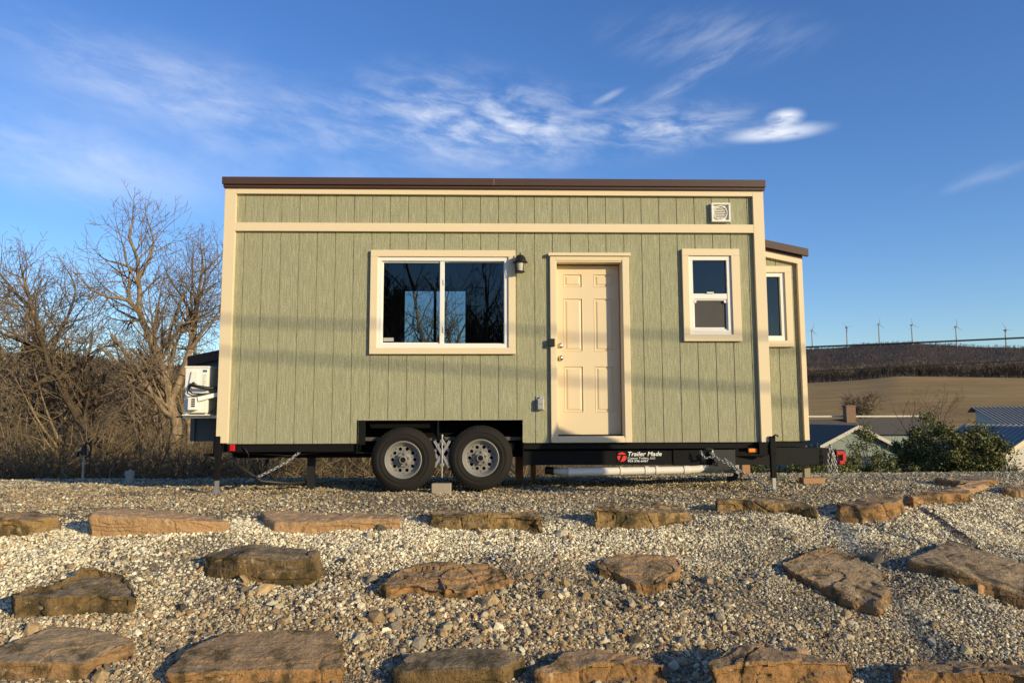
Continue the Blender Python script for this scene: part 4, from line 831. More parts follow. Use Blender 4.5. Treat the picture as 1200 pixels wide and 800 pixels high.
class Tree:
    def __init__(s, seed, rmin=.004, dens=1., droop=0., spread=1.): s.S = []; s.cap = 42000; s.bud = 330; s.k = 1.; s.r = random.Random(seed); s.rmin = rmin; s.dens = dens; s.up = .10-droop; s.sp = spread
    def limb(s, pts, r0, r1, kids=.8):
        r0 *= s.k; r1 *= s.k
        pts = [Vector(p) for p in pts]; tot = sum((b-a).length for a, b in zip(pts, pts[1:])); acc = 0; rr = s.r
        # smooth the guide with Catmull-Rom
        Q = [pts[0]*2-pts[1]]+pts+[pts[-1]*2-pts[-2]]; out = []
        for i in range(1, len(Q)-2):
            k = max(2, int((Q[i+1]-Q[i]).length/.22))
            for j in range(k):
                t = j/k; a, b, c, d = Q[i-1], Q[i], Q[i+1], Q[i+2]
                out.append(.5*((2*b)+(c-a)*t+(2*a-5*b+4*c-d)*t*t+(3*b-a-3*c+d)*t*t*t)+Vector((rr.gauss(0, 1), rr.gauss(0, 1), rr.gauss(0, .6)))*r0*.10)
        out.append(pts[-1]); n_ = len(out)
        for i in range(n_-1):
            ra = r0+(r1-r0)*i/(n_-1); rb = r0+(r1-r0)*(i+1)/(n_-1); s.S.append((out[i], out[i+1], ra, rb, 0))
            if i > n_*.22 and rr.random() < kids*s.dens:
                s.cap = len(s.S)+int(s.bud*min(1.5, max(.35, rb/.03))); d = (out[i+1]-out[i]).normalized(); s.kid(out[i+1], d, rb*rr.uniform(.35, .62), rr.uniform(.8, 1.3)*(1-.45*i/n_))
        s.cap = len(s.S)+160; d = (out[-1]-out[-2]).normalized(); s.grow(out[-1], d, r1*.7, .45, 3); return s
    def kid(s, p, d, r, sc_):
        rr = s.r; o = d.orthogonal().normalized(); o.rotate(Matrix.Rotation(rr.uniform(0, 2*PI), 3, d)); a = math.radians(rr.uniform(32, 68))*s.sp
        nd = (d*math.cos(a)+o*math.sin(a)).normalized(); s.grow(p, nd, r, sc_, 1)
    def grow(s, p, d, r, sc_, dep):
        rr = s.r
        if r < s.rmin*.28 or dep > 9 or len(s.S) > s.cap: return
        L_ = min(2.2, 30*r+.26*s.k)*sc_*rr.uniform(.7, 1.25); n_ = max(2, int(L_/.16)); st = L_/n_
        for i in range(n_):
            d = (d+Vector((rr.gauss(0, .10), rr.gauss(0, .10), rr.gauss(0, .08)+s.up*.5))).normalized(); q = p+d*st; r2 = r*(1-.40/n_); s.S.append((p, q, max(r, s.rmin*.9), max(r2, s.rmin*.75), dep+1)); p = q; r = r2
            if rr.random() < .62*s.dens and len(s.S) < s.cap and r > s.rmin*.30: s.kid(p, d, r*rr.uniform(.52, .85), sc_*.92)
        if r > s.rmin*.5: s.grow(p, d, r*.8, sc_*.9, dep+1)
    def build(s, loc, label, group=None, mats=('bark', 'twig'), thick=.02, name='bare_tree'):
        root = empty(name, loc, label, 'tree', group); L3 = Vector(loc)
        for nm, sel, m_ in (('trunk', [q for q in s.S if q[2] >= thick], mats[0]), ('crown', [q for q in s.S if q[2] < thick], mats[1])):
            Vs, Fs, off = [], [], 0
            for lo, hi, n in ((.05, 99, 9), (.014, .05, 5), (0, .014, 3)):
                k = [q for q in sel if lo <= q[2] < hi]
                if not k: continue
                V, Fq = segs_to_mesh([q[0]-L3 for q in k], [q[1]-L3 for q in k], [q[2] for q in k], [q[3] for q in k], n); Vs.append(V); Fs.append(Fq+off); off += len(V)
            if not Vs: continue
            Fq = np.concatenate(Fs); o = npmesh(nm, np.concatenate(Vs), Fq, M[m_]); o.data.polygons.foreach_set('use_smooth', [True]*len(Fq)); o.parent = root
        return root
def wp(l, Y, dy=0): return [W(a, b, Y+(c[0] if c else 0)) for a, b, *c in l]
# central tree with the forked trunk
t = Tree(11, .0065, 1.0); t.k = 1.5; Y0 = 13.0
t.limb(wp([(201, 585), (203, 530), (207, 500), (200, 470), (193, 440), (180, 405), (165, 370), (162, 330), (161, 305), (152, 278), (155, 258)], Y0), .125, .018)
t.limb(wp([(200, 470), (213, 440), (222, 410, .3), (228, 380, .5), (232, 345, .6), (238, 315, .7), (236, 295, .5)], Y0), .075, .016)
t.limb(wp([(165, 370), (150, 352, -.3), (128, 348, -.6), (108, 340, -.8), (95, 325, -.9)], Y0), .045, .010)
t.limb(wp([(162, 325), (175, 305, .3), (180, 285, .4), (176, 268, .5), (172, 255, .5)], Y0), .032, .010)
t.limb(wp([(161, 318), (145, 310, -.2), (125, 305, -.3), (115, 298, -.3)], Y0), .030, .008)
t.limb(wp([(222, 410, .3), (240, 385, .1), (258, 370, 0), (275, 350, 0)], Y0), .040, .012)
t.limb(wp([(228, 380, .5), (215, 350, .9), (200, 330, 1.2), (192, 310, 1.3)], Y0), .035, .010)
t.limb(wp([(238, 320, .7), (250, 308, .8), (262, 295, .8)], Y0), .026, .009)
t.build(W(201, 585, Y0), 'tall bare tree with a forked trunk just left of the house')
t = Tree(12, .0065, .7); t.k = 1.4; t.limb(wp([(221, 580), (221, 520), (222, 470), (227, 430), (229, 395)], 14), .075, .03, .5); t.limb(wp([(221, 530), (228, 512), (238, 495), (250, 470)], 14), .04, .015)
t.build(W(221, 580, 14), 'slim straight bare trunk between the forked tree and the house')
# leaning tree
t = Tree(13, .0065, 1.05); t.k = 1.5; Y0 = 12.4
t.limb(wp([(157, 578), (154, 550), (140, 535), (112, 515), (92, 490, .2), (75, 462, .3), (62, 440, .4), (52, 412, .4), (45, 390, .4), (42, 360, .3)], Y0), .105, .020, 1.0)
t.limb(wp([(62, 440, .4), (40, 452, .2), (20, 478, .1), (5, 510, 0)], Y0), .05, .02, .8); t.limb(wp([(66, 445), (90, 425, .5), (118, 408, .7), (140, 402, .8)], Y0), .035, .012, 1.)
t.limb(wp([(52, 412, .4), (28, 400, .2), (5, 392, 0), (-20, 380)], Y0), .05, .015, 1.)
t.build(W(157, 578, Y0), 'bare tree leaning low to the left with a curved trunk', mats=('barkdark', 'twig'))
t = Tree(14, .007, 1.05); t.k = 1.45; Y0 = 15.5
t.limb(wp([(-30, 560), (-5, 520), (15, 490), (32, 470), (45, 440), (50, 400), (40, 370), (30, 335), (24, 312)], Y0), .14, .02, 1.)
t.limb(wp([(45, 440), (65, 400, .5), (80, 370, .8), (88, 340, .8), (80, 318, .6)], Y0), .06, .015, 1.); t.limb(wp([(40, 365), (15, 340, .4), (0, 320, .4), (-10, 300, .3)], Y0), .05, .014, 1.); t.limb(wp([(32, 470), (10, 430, -.5), (-10, 380, -.8), (-20, 330, -.9)], Y0), .07, .014, 1.)
t.build(W(-30, 560, Y0), 'broad bare tree at the left edge with pale lower trunk')
# generic trees, then copies
protos = []; print('segs', [0])
for k in range(4):
    t = Tree(30+k, .007, .72, spread=.9); H = 5.6+.5*k; rr = random.Random(k)
    t.limb([(0, 0, -.3), (.1*rr.uniform(-1, 1), .1, H*.3), (rr.uniform(-.5, .5), rr.uniform(-.4, .4), H*.62), (rr.uniform(-.8, .8), rr.uniform(-.5, .5), H)], .10, .02, .9)
    for q in range(3):
        a = rr.uniform(0, 2*PI); zz = H*rr.uniform(.15, .45); l = rr.uniform(1.0, 1.9); t.limb([(0, 0, zz), (l*.5*math.cos(a), l*.5*math.sin(a), zz+H*.18), (l*math.cos(a), l*math.sin(a), zz+H*.42)], .055, .014, .9)
    pr = t.build((0, 0, 0), 'bare brown tree in the thicket left of the house', 'bare trees in the thicket beyond the pad', thick=.028); protos.append(pr)
spots = [(-16.5, 14.5, 0, .9), (-12.2, 13.2, 1, .8), (-15.5, 17, 2, 1.), (-10.5, 15.5, 3, .8), (-9.2, 17.5, 0, .62), (-8.2, 16, 1, .6), (-13.5, 19, 2, .9), (-18, 19, 3, 1.1), (-11, 21, 0, .8), (-9.8, 14.0, 2, .5), (-15, 25, 1, 1.1), (-21, 26, 0, 1.2),
         (-10.2, 27, 3, .9), (-17.5, 31, 2, 1.1), (-25, 33, 1, 1.2), (-13, 36, 0, 1.), (-21, 39, 3, 1.2), (-30, 41, 2, 1.3), (-9.5, 24, 1, .7), (-14.5, 12.8, 3, .62), (-18.5, 22, 2, 1.), (-8.0, 12.6, 0, .42), (-10.6, 12.2, 1, .45), (-12.8, 11.6, 2, .42), (-14.2, 15.4, 1, .6), (-11.4, 16.6, 0, .6), (-17.2, 17.2, 3, .7), (-7.4, 18.4, 2, .5), (-10.0, 19.4, 1, .6), (-6.5, 21.5, 3, .5), (-19.5, 16.2, 0, .7)]
for i, (x, y, k, s) in enumerate(spots):
    o = protos[k] if i == k and False else copy_tree(protos[k]); o.location = (x, y, float(land(x, y))-.05); o.scale = (s, s, s); o.rotation_euler.z = i*1.37
    o['label'] = 'bare brown tree in the thicket left of the house'
# a tree seen through the house windows, behind the house
back_tree = Tree(50, .006, 1.15, spread=1.0); back_tree.limb([(-2.2, 12, -1.5), (-2.0, 12, .5), (-1.9, 12, 2.2), (-2.2, 12, 4.2)], .14, .03, 1.)
for a, b_ in (((-.6, 11.4, 3.6), .07), ((-3.6, 12.4, 3.8), .07), ((-1.2, 12.6, 4.8), .05), ((-.2, 12, 2.4), .05)): back_tree.limb([(-2, 12, .8), ((a[0]-2)/2-.1, (a[1]+12)/2, 2.0), a], b_, .016, 1.)
back_tree.build((-2.2, 12, -1.5), 'bare tree seen through the big sliding window behind the house')
for k, (x, y, s) in enumerate(((-3.2, -21, 1.7), (-7.5, -24, 1.9), (-.5, -26, 1.6), (-11, -20, 1.6))):   # across the lane, mirrored in the windows
    o = copy_tree(protos[k]); o.location = (x, y, -1.4); o.scale = (s,)*3; o.rotation_euler.z = k; o['label'] = 'bare tree across the lane mirrored in the window glass'; o['group'] = 'bare trees across the lane'
for p in protos:
    for c_ in list(p.children): bpy.data.objects.remove(c_)
    bpy.data.objects.remove(p)
# ---- brush thicket: twiggy shrubs, uncountable
def twig_shrub(seed, n_=150, h=1.3):
    rr = random.Random(seed); S = []
    for i in range(n_//7):
        a = rr.uniform(0, 2*PI); d = Vector((math.cos(a)*rr.uniform(.1, .8), math.sin(a)*rr.uniform(.1, .8), 1)).normalized(); p = Vector((rr.uniform(-.2, .2), rr.uniform(-.2, .2), -.1)); r_ = rr.uniform(.009, .022)
        for j in range(6):
            q = p+d*h/6*rr.uniform(.7, 1.3); S.append((p, q, r_, r_*.8)); p = q; r_ *= .8; d = (d+Vector((rr.gauss(0, .34), rr.gauss(0, .34), rr.gauss(-.05, .2)))).normalized()
            if j > 0:
                e = (d+Vector((rr.gauss(0, .8), rr.gauss(0, .8), rr.gauss(0, .4)))).normalized(); q2 = p+e*rr.uniform(.15, .4); S.append((p, q2, r_*.7, r_*.5)); e = (e+Vector((rr.gauss(0, .5), rr.gauss(0, .5), rr.gauss(.1, .3)))).normalized(); S.append((q2, q2+e*rr.uniform(.1, .35), r_*.5, r_*.3))
    return segs_to_mesh([q[0] for q in S], [q[1] for q in S], [q[2] for q in S], [q[3] for q in S], 3)
def spread_mesh(name, bases, P, s, az, m_, label, cat, zs=None):
    Vs, Fs, off = [], [], 0
    for i, (p, k, a) in enumerate(zip(P, s, az)):
        V, Fq = bases[i % len(bases)]; c, s_ = math.cos(a), math.sin(a); z_ = zs[i] if zs is not None else 1.
        Vv = np.stack([(V[:, 0]*c-V[:, 1]*s_)*k+p[0], (V[:, 0]*s_+V[:, 1]*c)*k+p[1], V[:, 2]*k*z_+p[2]], 1); Vs.append(Vv); Fs.append(Fq+off); off += len(V)
    o = npmesh(name, np.concatenate(Vs), np.concatenate(Fs), m_); return tag(o, label, cat, kind='stuff')
bases = [twig_shrub(k, 150, 1.5) for k in range(7)]
n = 210; r_ = rng.uniform(0, 1, n)**1.3; yb_ = 10.2+r_*24; u = rng.uniform(0, 1, n); xl = -.80*(yb_+8.3); xr = np.where(rng.uniform(0, 1, n) < .25, .06*(yb_+8.3), -.33*(yb_+8.3)); xb = xl+(xr-xl)*u; zb_ = land(xb, yb_)-.05
spread_mesh('brush', bases, np.stack([xb, yb_, zb_], 1), rng.uniform(.6, 1.5, n)*(1+yb_/40), rng.uniform(0, 6.28, n), m_leaf('brush_twigs', [(0, (.10, .07, .036)), (.5, (.19, .135, .072)), (.8, (.27, .195, .11)), (1, (.15, .125, .05))]), 'tangled brown brush thicket beyond the pad on the left', 'brush')
n = 190; yb_ = rng.uniform(12.0, 16.5, n); xb = rng.uniform(-7.2, 5.2, n)
spread_mesh('dry_weeds', bases, np.stack([xb, yb_, land(xb, yb_)-.05], 1), rng.uniform(.9, 1.25, n), rng.uniform(0, 6.28, n), bpy.data.materials['brush_twigs'], 'dry tan weeds behind the trailer', 'weeds')
# ---- far woods: small ribbons trees
def far_tree(seed, h=11.):
    rr = random.Random(seed); V, Fq = [], []
    def rib(a, b_, w0, w1):
        s = Vector((rr.uniform(-1, 1), rr.uniform(-1, 1), 0)).normalized(); i = len(V); V.extend([a-s*w0, a+s*w0, b_+s*w1, b_-s*w1]); Fq.append((i, i+1, i+2, i+3))
    rib(Vector((0, 0, -1)), Vector((rr.uniform(-.3, .3), 0, h*.8)), .22, .08)
    for i in range(34):
        z = h*rr.uniform(.22, .85); a = rr.uniform(0, 2*PI); l = h*.30*(1.1-z/h)+.8; p = Vector((0, 0, z)); q = p+Vector((math.cos(a)*l, math.sin(a)*l, l*rr.uniform(.5, 1.3))); rib(p, q, .13, .05)
        rib(q-(q-p)*.4, q+Vector((rr.uniform(-1, 1), rr.uniform(-1, 1), rr.uniform(.3, 1.4))), .09, .04)
    return np.array([v[:] for v in V]), np.array(Fq)
fb = [far_tree(k) for k in range(8)]
farm = m_leaf('far_trees', [(0, (.085, .060, .040)), (.4, (.125, .090, .060)), (.8, (.17, .125, .08)), (1, (.21, .155, .10))])
def ring(n_, a0, a1, r0, r1, pw=1.):
    a = np.radians(rng.uniform(a0, a1, n_)); r = r0+(r1-r0)*rng.uniform(0, 1, n_)**pw; x = r*np.sin(a); y = r*np.cos(a); return np.stack([x, y, land(x, y)], 1)
P = ring(2600, 16, 42, 565, 1150, 1.6); spread_mesh('woodland', fb, P, rng.uniform(.75, 1.2, len(P)), rng.uniform(0, 6, len(P)), farm, 'bare brown woodland along the far edge of the field', 'woodland')
P = ring(2600, -42, -8, 55, 320, .8); spread_mesh('woodland', fb, P, rng.uniform(.35, .65, len(P)), rng.uniform(0, 6, len(P)), farm, 'bare brown woodland on the hillside behind the left trees', 'woodland')
farm2 = m_leaf('hill_trees', [(0, (.070, .052, .044)), (.4, (.092, .069, .057)), (.85, (.118, .088, .070)), (1, (.060, .055, .040))])
def tiny_tree(seed, h=11.):
    V, Fq = far_tree(seed, h); k = [0]+sorted(random.Random(seed).sample(range(1, len(Fq)), 15)); Fk = Fq[k]; u_, inv = np.unique(Fk.ravel(), return_inverse=True); V = V[u_].copy(); Fk = inv.reshape(-1, 4)
    c = V[Fk].mean(1)                      # widen every ribbon: a bough seen from kilometres away
    W_ = V.copy()
    for q, m_ in zip(Fk, c): W_[q] = m_+(V[q]-m_)*np.array([2.4, 2.4, 1.0])
    return W_, Fk
tb = [tiny_tree(90+k) for k in range(8)]
P = ring(15000, 10, 46, 1000, 2720, .85); spread_mesh('woodland', tb, P, rng.uniform(.55, .95, len(P)), rng.uniform(0, 6, len(P)), farm2, 'grey-brown wooded ridge under the wind turbines', 'woodland')
P = ring(260, 140, 180, 40, 110, .8); P2 = ring(260, -180, -150, 40, 110, .8); P2 = np.concatenate([P[P[:, 0] < 6], P2])
spread_mesh('woodland', fb, P2, rng.uniform(.45, .7, len(P2)), rng.uniform(0, 6, len(P2)), bpy.data.materials['far_trees'], 'wooded rise across the lane mirrored in the windows', 'woodland')

# ------------------------------------------------------------------ green shrubs at the pad edge
leafm = m_leaf('evergreen_leaf', [(0, (.045, .055, .014)), (.45, (.10, .108, .026)), (.8, (.19, .18, .045)), (1, (.27, .235, .07))])
def shrub(c, rx, ry, rz, nclump, nleaf, label, seed, name='evergreen_shrub', lf=.030, sparse=0., twigs=0):
    rr = random.Random(seed); nr = np.random.default_rng(seed); root = empty(name, c, label, 'shrub'); C3 = Vector(c)
    cl = []
    while len(cl) < nclump:
        a = rr.uniform(0, 2*PI); e = rr.uniform(-.15, 1.0); d = Vector((math.cos(a)*math.sqrt(max(0, 1-e*e)), math.sin(a)*math.sqrt(max(0, 1-e*e)), e))
        k = rr.uniform(.45, 1.0)*(1+.28*noise.noise(d*1.7+Vector((seed, 0, 0)))); cl.append(Vector((d.x*rx*k, d.y*ry*k, max(d.z, -.1)*rz*k+rz*.12)))
    V, Fq = [], []
    for p in cl:
        n_ = int(nleaf*rr.uniform(.6, 1.3)); s_ = rr.uniform(.10, .22)*(rx+rz)/2; q = nr.normal(0, 1, (n_, 3))*s_*np.array([.6, .6, .55])+np.array(p); a = nr.normal(0, 1, (n_, 3)); a /= np.linalg.norm(a, axis=1, keepdims=True); b_ = np.cross(a, nr.normal(0, 1, (n_, 3))); b_ /= np.linalg.norm(b_, axis=1, keepdims=True)
        l = lf*nr.uniform(.7, 1.5, (n_, 1)); w_ = l*.42; V.append(np.stack([q-a*l, q+b_*w_, q+a*l, q-b_*w_], 1).reshape(-1, 3))
    V = np.concatenate(V); Fq = np.arange(len(V)).reshape(-1, 4); o = npmesh('crown', V, Fq, leafm); o.parent = root
    T_ = Tree(seed, .004, .5); 
    for k in range(7):
        p = cl[k*len(cl)//7]; T_.limb([(rr.uniform(-.1, .1), rr.uniform(-.1, .1), -rz*.6), (p.x*.4, p.y*.4, p.z*.4), (p.x, p.y, p.z)], .022, .007, .5)
    for k in range(twigs):
        a = rr.uniform(0, 2*PI); T_.limb([(0, 0, .2), (math.cos(a)*rx*.4, math.sin(a)*ry*.4, rz*.8), (math.cos(a)*rx*.8, math.sin(a)*ry*.6, rz*1.25)], .016, .006, .8)
    k_ = T_.S; V, Fq = segs_to_mesh([q[0] for q in k_], [q[1] for q in k_], [q[2] for q in k_], [q[3] for q in k_], 4); o = npmesh('trunk', V, Fq, M['barkdark']); o.parent = root; return root
def shr(px, py, Y, wpx, hpx, *a, **k):     # centre base pixel, depth, size in pixels
    p = W(px, py, Y); s = (Y+8.28)/F; return shrub((p.x, p.y, p.z), wpx*s/2, wpx*s/2*.8, hpx*s, *a, **k)
shr(1136, 562, 8.0, 100, 66, 60, 300, 'dense yellow-green evergreen bush at the pad edge beside the white house', 61)
shr(1084, 560, 9.0, 78, 62, 46, 260, 'dark evergreen bush with bare twigs above, between the two small houses', 62, twigs=4)
shr(1160, 560, 7.6, 40, 40, 18, 220, 'small round green bush against the white siding', 63)
shr(1018, 552, 8.6, 62, 52, 22, 120, 'thin open green sapling in front of the grey-green gable house', 64, lf=.026, name='evergreen_sapling')
shr(945, 568, 6.5, 170, 34, 60, 260, 'low dark hedge bush seen beneath the trailer tongue', 65, lf=.024)
shr(1040, 560, 7.6, 60, 22, 18, 200, 'low spreading green bush at the foot of the gable house', 66, lf=.024)
shr(985, 560, 7.0, 50, 28, 16, 160, 'low dark bush just right of the red coupler lock', 67, lf=.024)

# ------------------------------------------------------------------ houses beyond
def gable_wall(mb, p0, p1, ph, zb, ze, za): pass
gw = m_paint('grey_green_siding', (.24, .29, .25), .06); roofdark = m_paint('asphalt_shingle', (.075, .062, .050), .15, .95, 6, .6); roofmetal = m_paint('ribbed_metal_roof', (.27, .26, .24), .05, .7, 3, 0); whites = m_paint('white_lap_siding', (.62, .56, .46), .06); brick = m_paint('brick', (.17, .075, .045), .3, .9, 12, .5)
def lap(mt, scale=8):
    t = NT(mt); w_ = t.n('ShaderNodeTexWave', bands_direction='Z', wave_profile='SAW'); w_.inputs['Scale'].default_value = scale; t.l(t.wpos(), w_.inputs['Vector']); t.bumpn(w_.outputs['Fac'], .6, .03)
lap(whites, 1.6); lap(gw, 2.)
# grey-green gable house (Y 42)
Yh = 42.; ap = W(1003, 500, Yh); le = W(958, 524, Yh); re_ = W(1060, 529, Yh)
gh = empty('gable_house', (ap.x, Yh+4, -4.6), 'grey-green gable house below the pad with a small window', 'house')
zl_, zr_ = le.z, re_.z; b = MB(); xa, xl_, xr_ = ap.x, le.x+.35, re_.x-.35
def rfz(x): return ap.z+(x-xa)*((zl_-ap.z)/(le.x-xa) if x < xa else (zr_-ap.z)/(re_.x-xa))
b.add([(xl_, Yh, -6), (xr_, Yh, -6), (xr_, Yh, rfz(xr_)), (xa, Yh, ap.z-.05), (xl_, Yh, rfz(xl_))], [(0, 1, 2, 3, 4)]); b.add([(xl_, Yh, -6), (xl_, Yh+9, -6), (xl_, Yh+9, rfz(xl_)), (xl_, Yh, rfz(xl_))], [(0, 1, 2, 3)]); b.add([(xr_, Yh, -6), (xr_, Yh+9, -6), (xr_, Yh+9, rfz(xr_)), (xr_, Yh, rfz(xr_))], [(0, 1, 2, 3)]); b.add([(xl_, Yh+9, -6), (xr_, Yh+9, -6), (xr_, Yh+9, rfz(xr_)), (xa, Yh+9, ap.z-.05), (xl_, Yh+9, rfz(xl_))], [(0, 1, 2, 3, 4)])
b.build('wall', gw, gh, recalc=False)
b = MB()
for xe, ze in ((le.x, zl_), (re_.x, zr_)): b.add([(xa, Yh-.4, ap.z), (xe, Yh-.4, ze), (xe, Yh+9.4, ze), (xa, Yh+9.4, ap.z), (xa, Yh-.4, ap.z+.12), (xe, Yh-.4, ze+.12), (xe, Yh+9.4, ze+.12), (xa, Yh+9.4, ap.z+.12)], [(0, 1, 2, 3), (4, 5, 6, 7), (0, 1, 5, 4), (2, 3, 7, 6), (1, 2, 6, 5)])
rf_ = b.build('roof', roofdark, gh); b = MB()
for xe, ze in ((le.x, zl_), (re_.x, zr_)): b.add([(xa, Yh-.43, ap.z+.13), (xe, Yh-.43, ze+.13), (xe, Yh-.43, ze-.12), (xa, Yh-.43, ap.z-.12)], [(0, 1, 2, 3)])
b.build('fascia', whites, rf_)
w0, w1 = W(1031, 554, Yh), W(1042, 542, Yh); b = MB(); b.box(w0.x, w1.x, Yh-.06, Yh-.01, w0.z, w1.z); wn = b.build('window', M['shade_and_pane'], gh); b = MB(); picture_frame(b, w0.x-.12, w1.x+.12, w0.z-.12, w1.z+.12, .12, Yh-.10, Yh-.061, 0.); b.build('frame', whites, wn)
# long low roof behind (Y 60)
Yh = 60.; l0 = W(900, 493, Yh); l1 = W(1083, 488, Yh); e1 = W(1086, 506, Yh)
lh = empty('long_house', (l0.x, Yh, -5), 'long low house with a dark shingle roof and a brick chimney', 'house')
b = MB(); b.add([(l0.x, Yh, l0.z), (l1.x, Yh, l1.z), (e1.x, Yh-4.5, e1.z-.1), (l0.x, Yh-4.5, e1.z-.1), (l0.x, Yh+4.5, e1.z), (l1.x, Yh+4.5, e1.z)], [(0, 1, 2, 3), (0, 1, 5, 4)]); b.build('roof', roofdark, lh)
b = MB(); b.box(l0.x+.3, e1.x-.6, Yh-4.1, Yh+4.1, -6.3, e1.z-.1); b.build('wall', gw, lh); b = MB(); b.box(l0.x, l1.x, Yh-.12, Yh+.12, l1.z-.02, l1.z+.12); b.build('ridge_cap', whites, lh)
c0, c1 = W(990, 492, Yh-.6), W(1000, 476, Yh-.6); b = MB(); b.box(c0.x, c1.x, Yh-1., Yh-.3, c0.z-.5, c1.z); b.box(c0.x-.06, c1.x+.06, Yh-1.06, Yh-.24, c1.z, c1.z+.1); b.build('chimney', brick, lh)
# white house with the ribbed metal roof (Y 30)
Yh = 27.; r0 = W(1138, 477, Yh+7); r1 = W(1290, 477, Yh+7); wh_ = empty('white_house', (r0.x+4, Yh+4, -4), 'white house with a ribbed grey metal roof at the right edge', 'house')
ev = W(1168, 531, Yh+2.0); b = MB(); b.add([(r0.x, Yh+7, r0.z), (r1.x, Yh+7, r1.z), (r1.x, Yh+2, ev.z+.4), (r0.x, Yh+2, ev.z+.4)], [(0, 1, 2, 3)]); b.add([(r0.x, Yh+7, r0.z), (r1.x, Yh+7, r1.z), (r1.x, Yh+7.4, r0.z-.3), (r0.x, Yh+7.4, r0.z-.3)], [(0, 1, 2, 3)])
n_r = 30
for k in range(n_r+1):
    x = r0.x+(r1.x-r0.x)*k/n_r; b.bar((x, Yh+7, r0.z+.03), (x, Yh+2, ev.z+.43), .05, .06)
rk0 = W(1172, 532, Yh); rk1 = W(1215, 503, Yh); apx = rk0.x+(rk1.x-rk0.x)*1.15; apz = rk0.z+(rk1.z-rk0.z)*1.15
for sgn in (0, 1):
    xe = rk0.x if not sgn else 2*apx-rk0.x; b.add([(apx, Yh-.3, apz), (xe, Yh-.3, rk0.z), (xe, Yh+6, rk0.z), (apx, Yh+6, apz)], [(0, 1, 2, 3)])
    for k in range(0, 15):
        y_ = Yh-.28+.42*k; b.bar((apx, y_, apz+.03), (xe, y_, rk0.z+.03), .05, .05)
b.build('roof', roofmetal, wh_)
b = MB(); b.add([(rk0.x+.25, Yh, -6), (2*apx-rk0.x-.25, Yh, -6), (2*apx-rk0.x-.25, Yh, rk0.z+.1), (apx, Yh, apz-.06), (rk0.x+.25, Yh, rk0.z+.12)], [(0, 1, 2, 3, 4)]); b.add([(rk0.x+.25, Yh, -6), (rk0.x+.25, Yh+6, -6), (rk0.x+.25, Yh+6, rk0.z+.1), (rk0.x+.25, Yh, rk0.z+.1)], [(0, 1, 2, 3)])
b.add([(r0.x+.3, Yh+2.3, -6), (r1.x, Yh+2.3, -6), (r1.x, Yh+2.3, ev.z+.5), (r0.x+.3, Yh+2.3, ev.z+.5)], [(0, 1, 2, 3)]); b.add([(r0.x+.3, Yh+2.3, -6), (r0.x+.3, Yh+7.1, -6), (r0.x+.3, Yh+7.1, r0.z-.15), (r0.x+.3, Yh+7, r0.z-.1), (r0.x+.3, Yh+2.3, ev.z+.5)], [(0, 1, 2, 3, 4)]); b.build('wall', whites, wh_)
b = MB(); b.bar((rk0.x, Yh-.33, rk0.z-.04), (apx, Yh-.33, apz-.04), .03, .2); b.build('rake_board', M['trim'], wh_)
# bare bushes out in the field
for (px, py, Y, s, lab, k) in ((1012, 492, 78, 42, 'rounded bare grey-brown tree above the long roof', 71), (1100, 500, 22, 62, 'bare twiggy tree rising behind the dark evergreen bush', 72)):
    p = W(px, py, Y); h = s*(Y+8.28)/F; t = Tree(k, .009 if Y < 40 else .03, 1.1); t.k = 1.2 if Y < 40 else 2.2
    for q in range(7):
        a = 2*PI*q/7; l = h*.40; t.limb([(p.x, p.y, p.z-h*.3), (p.x+l*.4*math.cos(a), p.y+l*.4*math.sin(a), p.z+h*.25), (p.x+l*math.cos(a), p.y+l*math.sin(a), p.z+h*.6)], h*.008, h*.004, 1.)
    t.build((p.x, p.y, p.z-h*.3), lab, mats=('twig', 'twig'))
# small trees dotted far in the field
# ------------------------------------------------------------------ wind turbines on the ridge
tm = mat('turbine_grey', (.30, .32, .34), .6)
Rt = 2600.
for i, (px, py, rot) in enumerate(((951.3, 386.7, .35), (992, 383.6, 1.2), (1029.6, 380, .15), (1068.3, 381, 1.9), (1120, 383, .0), (1178, 386.8, 1.5))):
    d = Vector(ray(px, py)); d = d*(Rt/math.hypot(d.x, d.y)); hub = Vector(CAM)+d; zb = float(land(hub.x, hub.y))
    lab = ['leftmost wind turbine on the ridge, nearest the house', 'second wind turbine from the left on the ridge', 'third wind turbine from the left, tallest on the skyline', 'fourth wind turbine from the left with a blade folded down', 'fifth wind turbine from the left, right of the ridge crest', 'rightmost wind turbine on the ridge'][i]
    root = empty('wind_turbine', (hub.x, hub.y, zb), lab, 'wind turbine', 'wind turbines along the distant ridge')
    MB().tube([(hub.x, hub.y, zb-5), (hub.x, hub.y, hub.z)], [2.3, 1.5], 10).build('tower', tm, root); MB().box(hub.x-2, hub.x+2, hub.y-5, hub.y+5, hub.z-1.8, hub.z+2).build('nacelle', tm, root)
    for k in range(3):
        a = rot+2*PI*k/3; e = hub+Vector((math.sin(a)*24, -6+math.sin(a)*7, math.cos(a)*24)); MB().tube([hub+Vector((0, -6, 0)), hub.lerp(e, .25)+Vector((0, -4.5, 0)), e], [.9, 1.1, .3], 5).build('blade', tm, root)

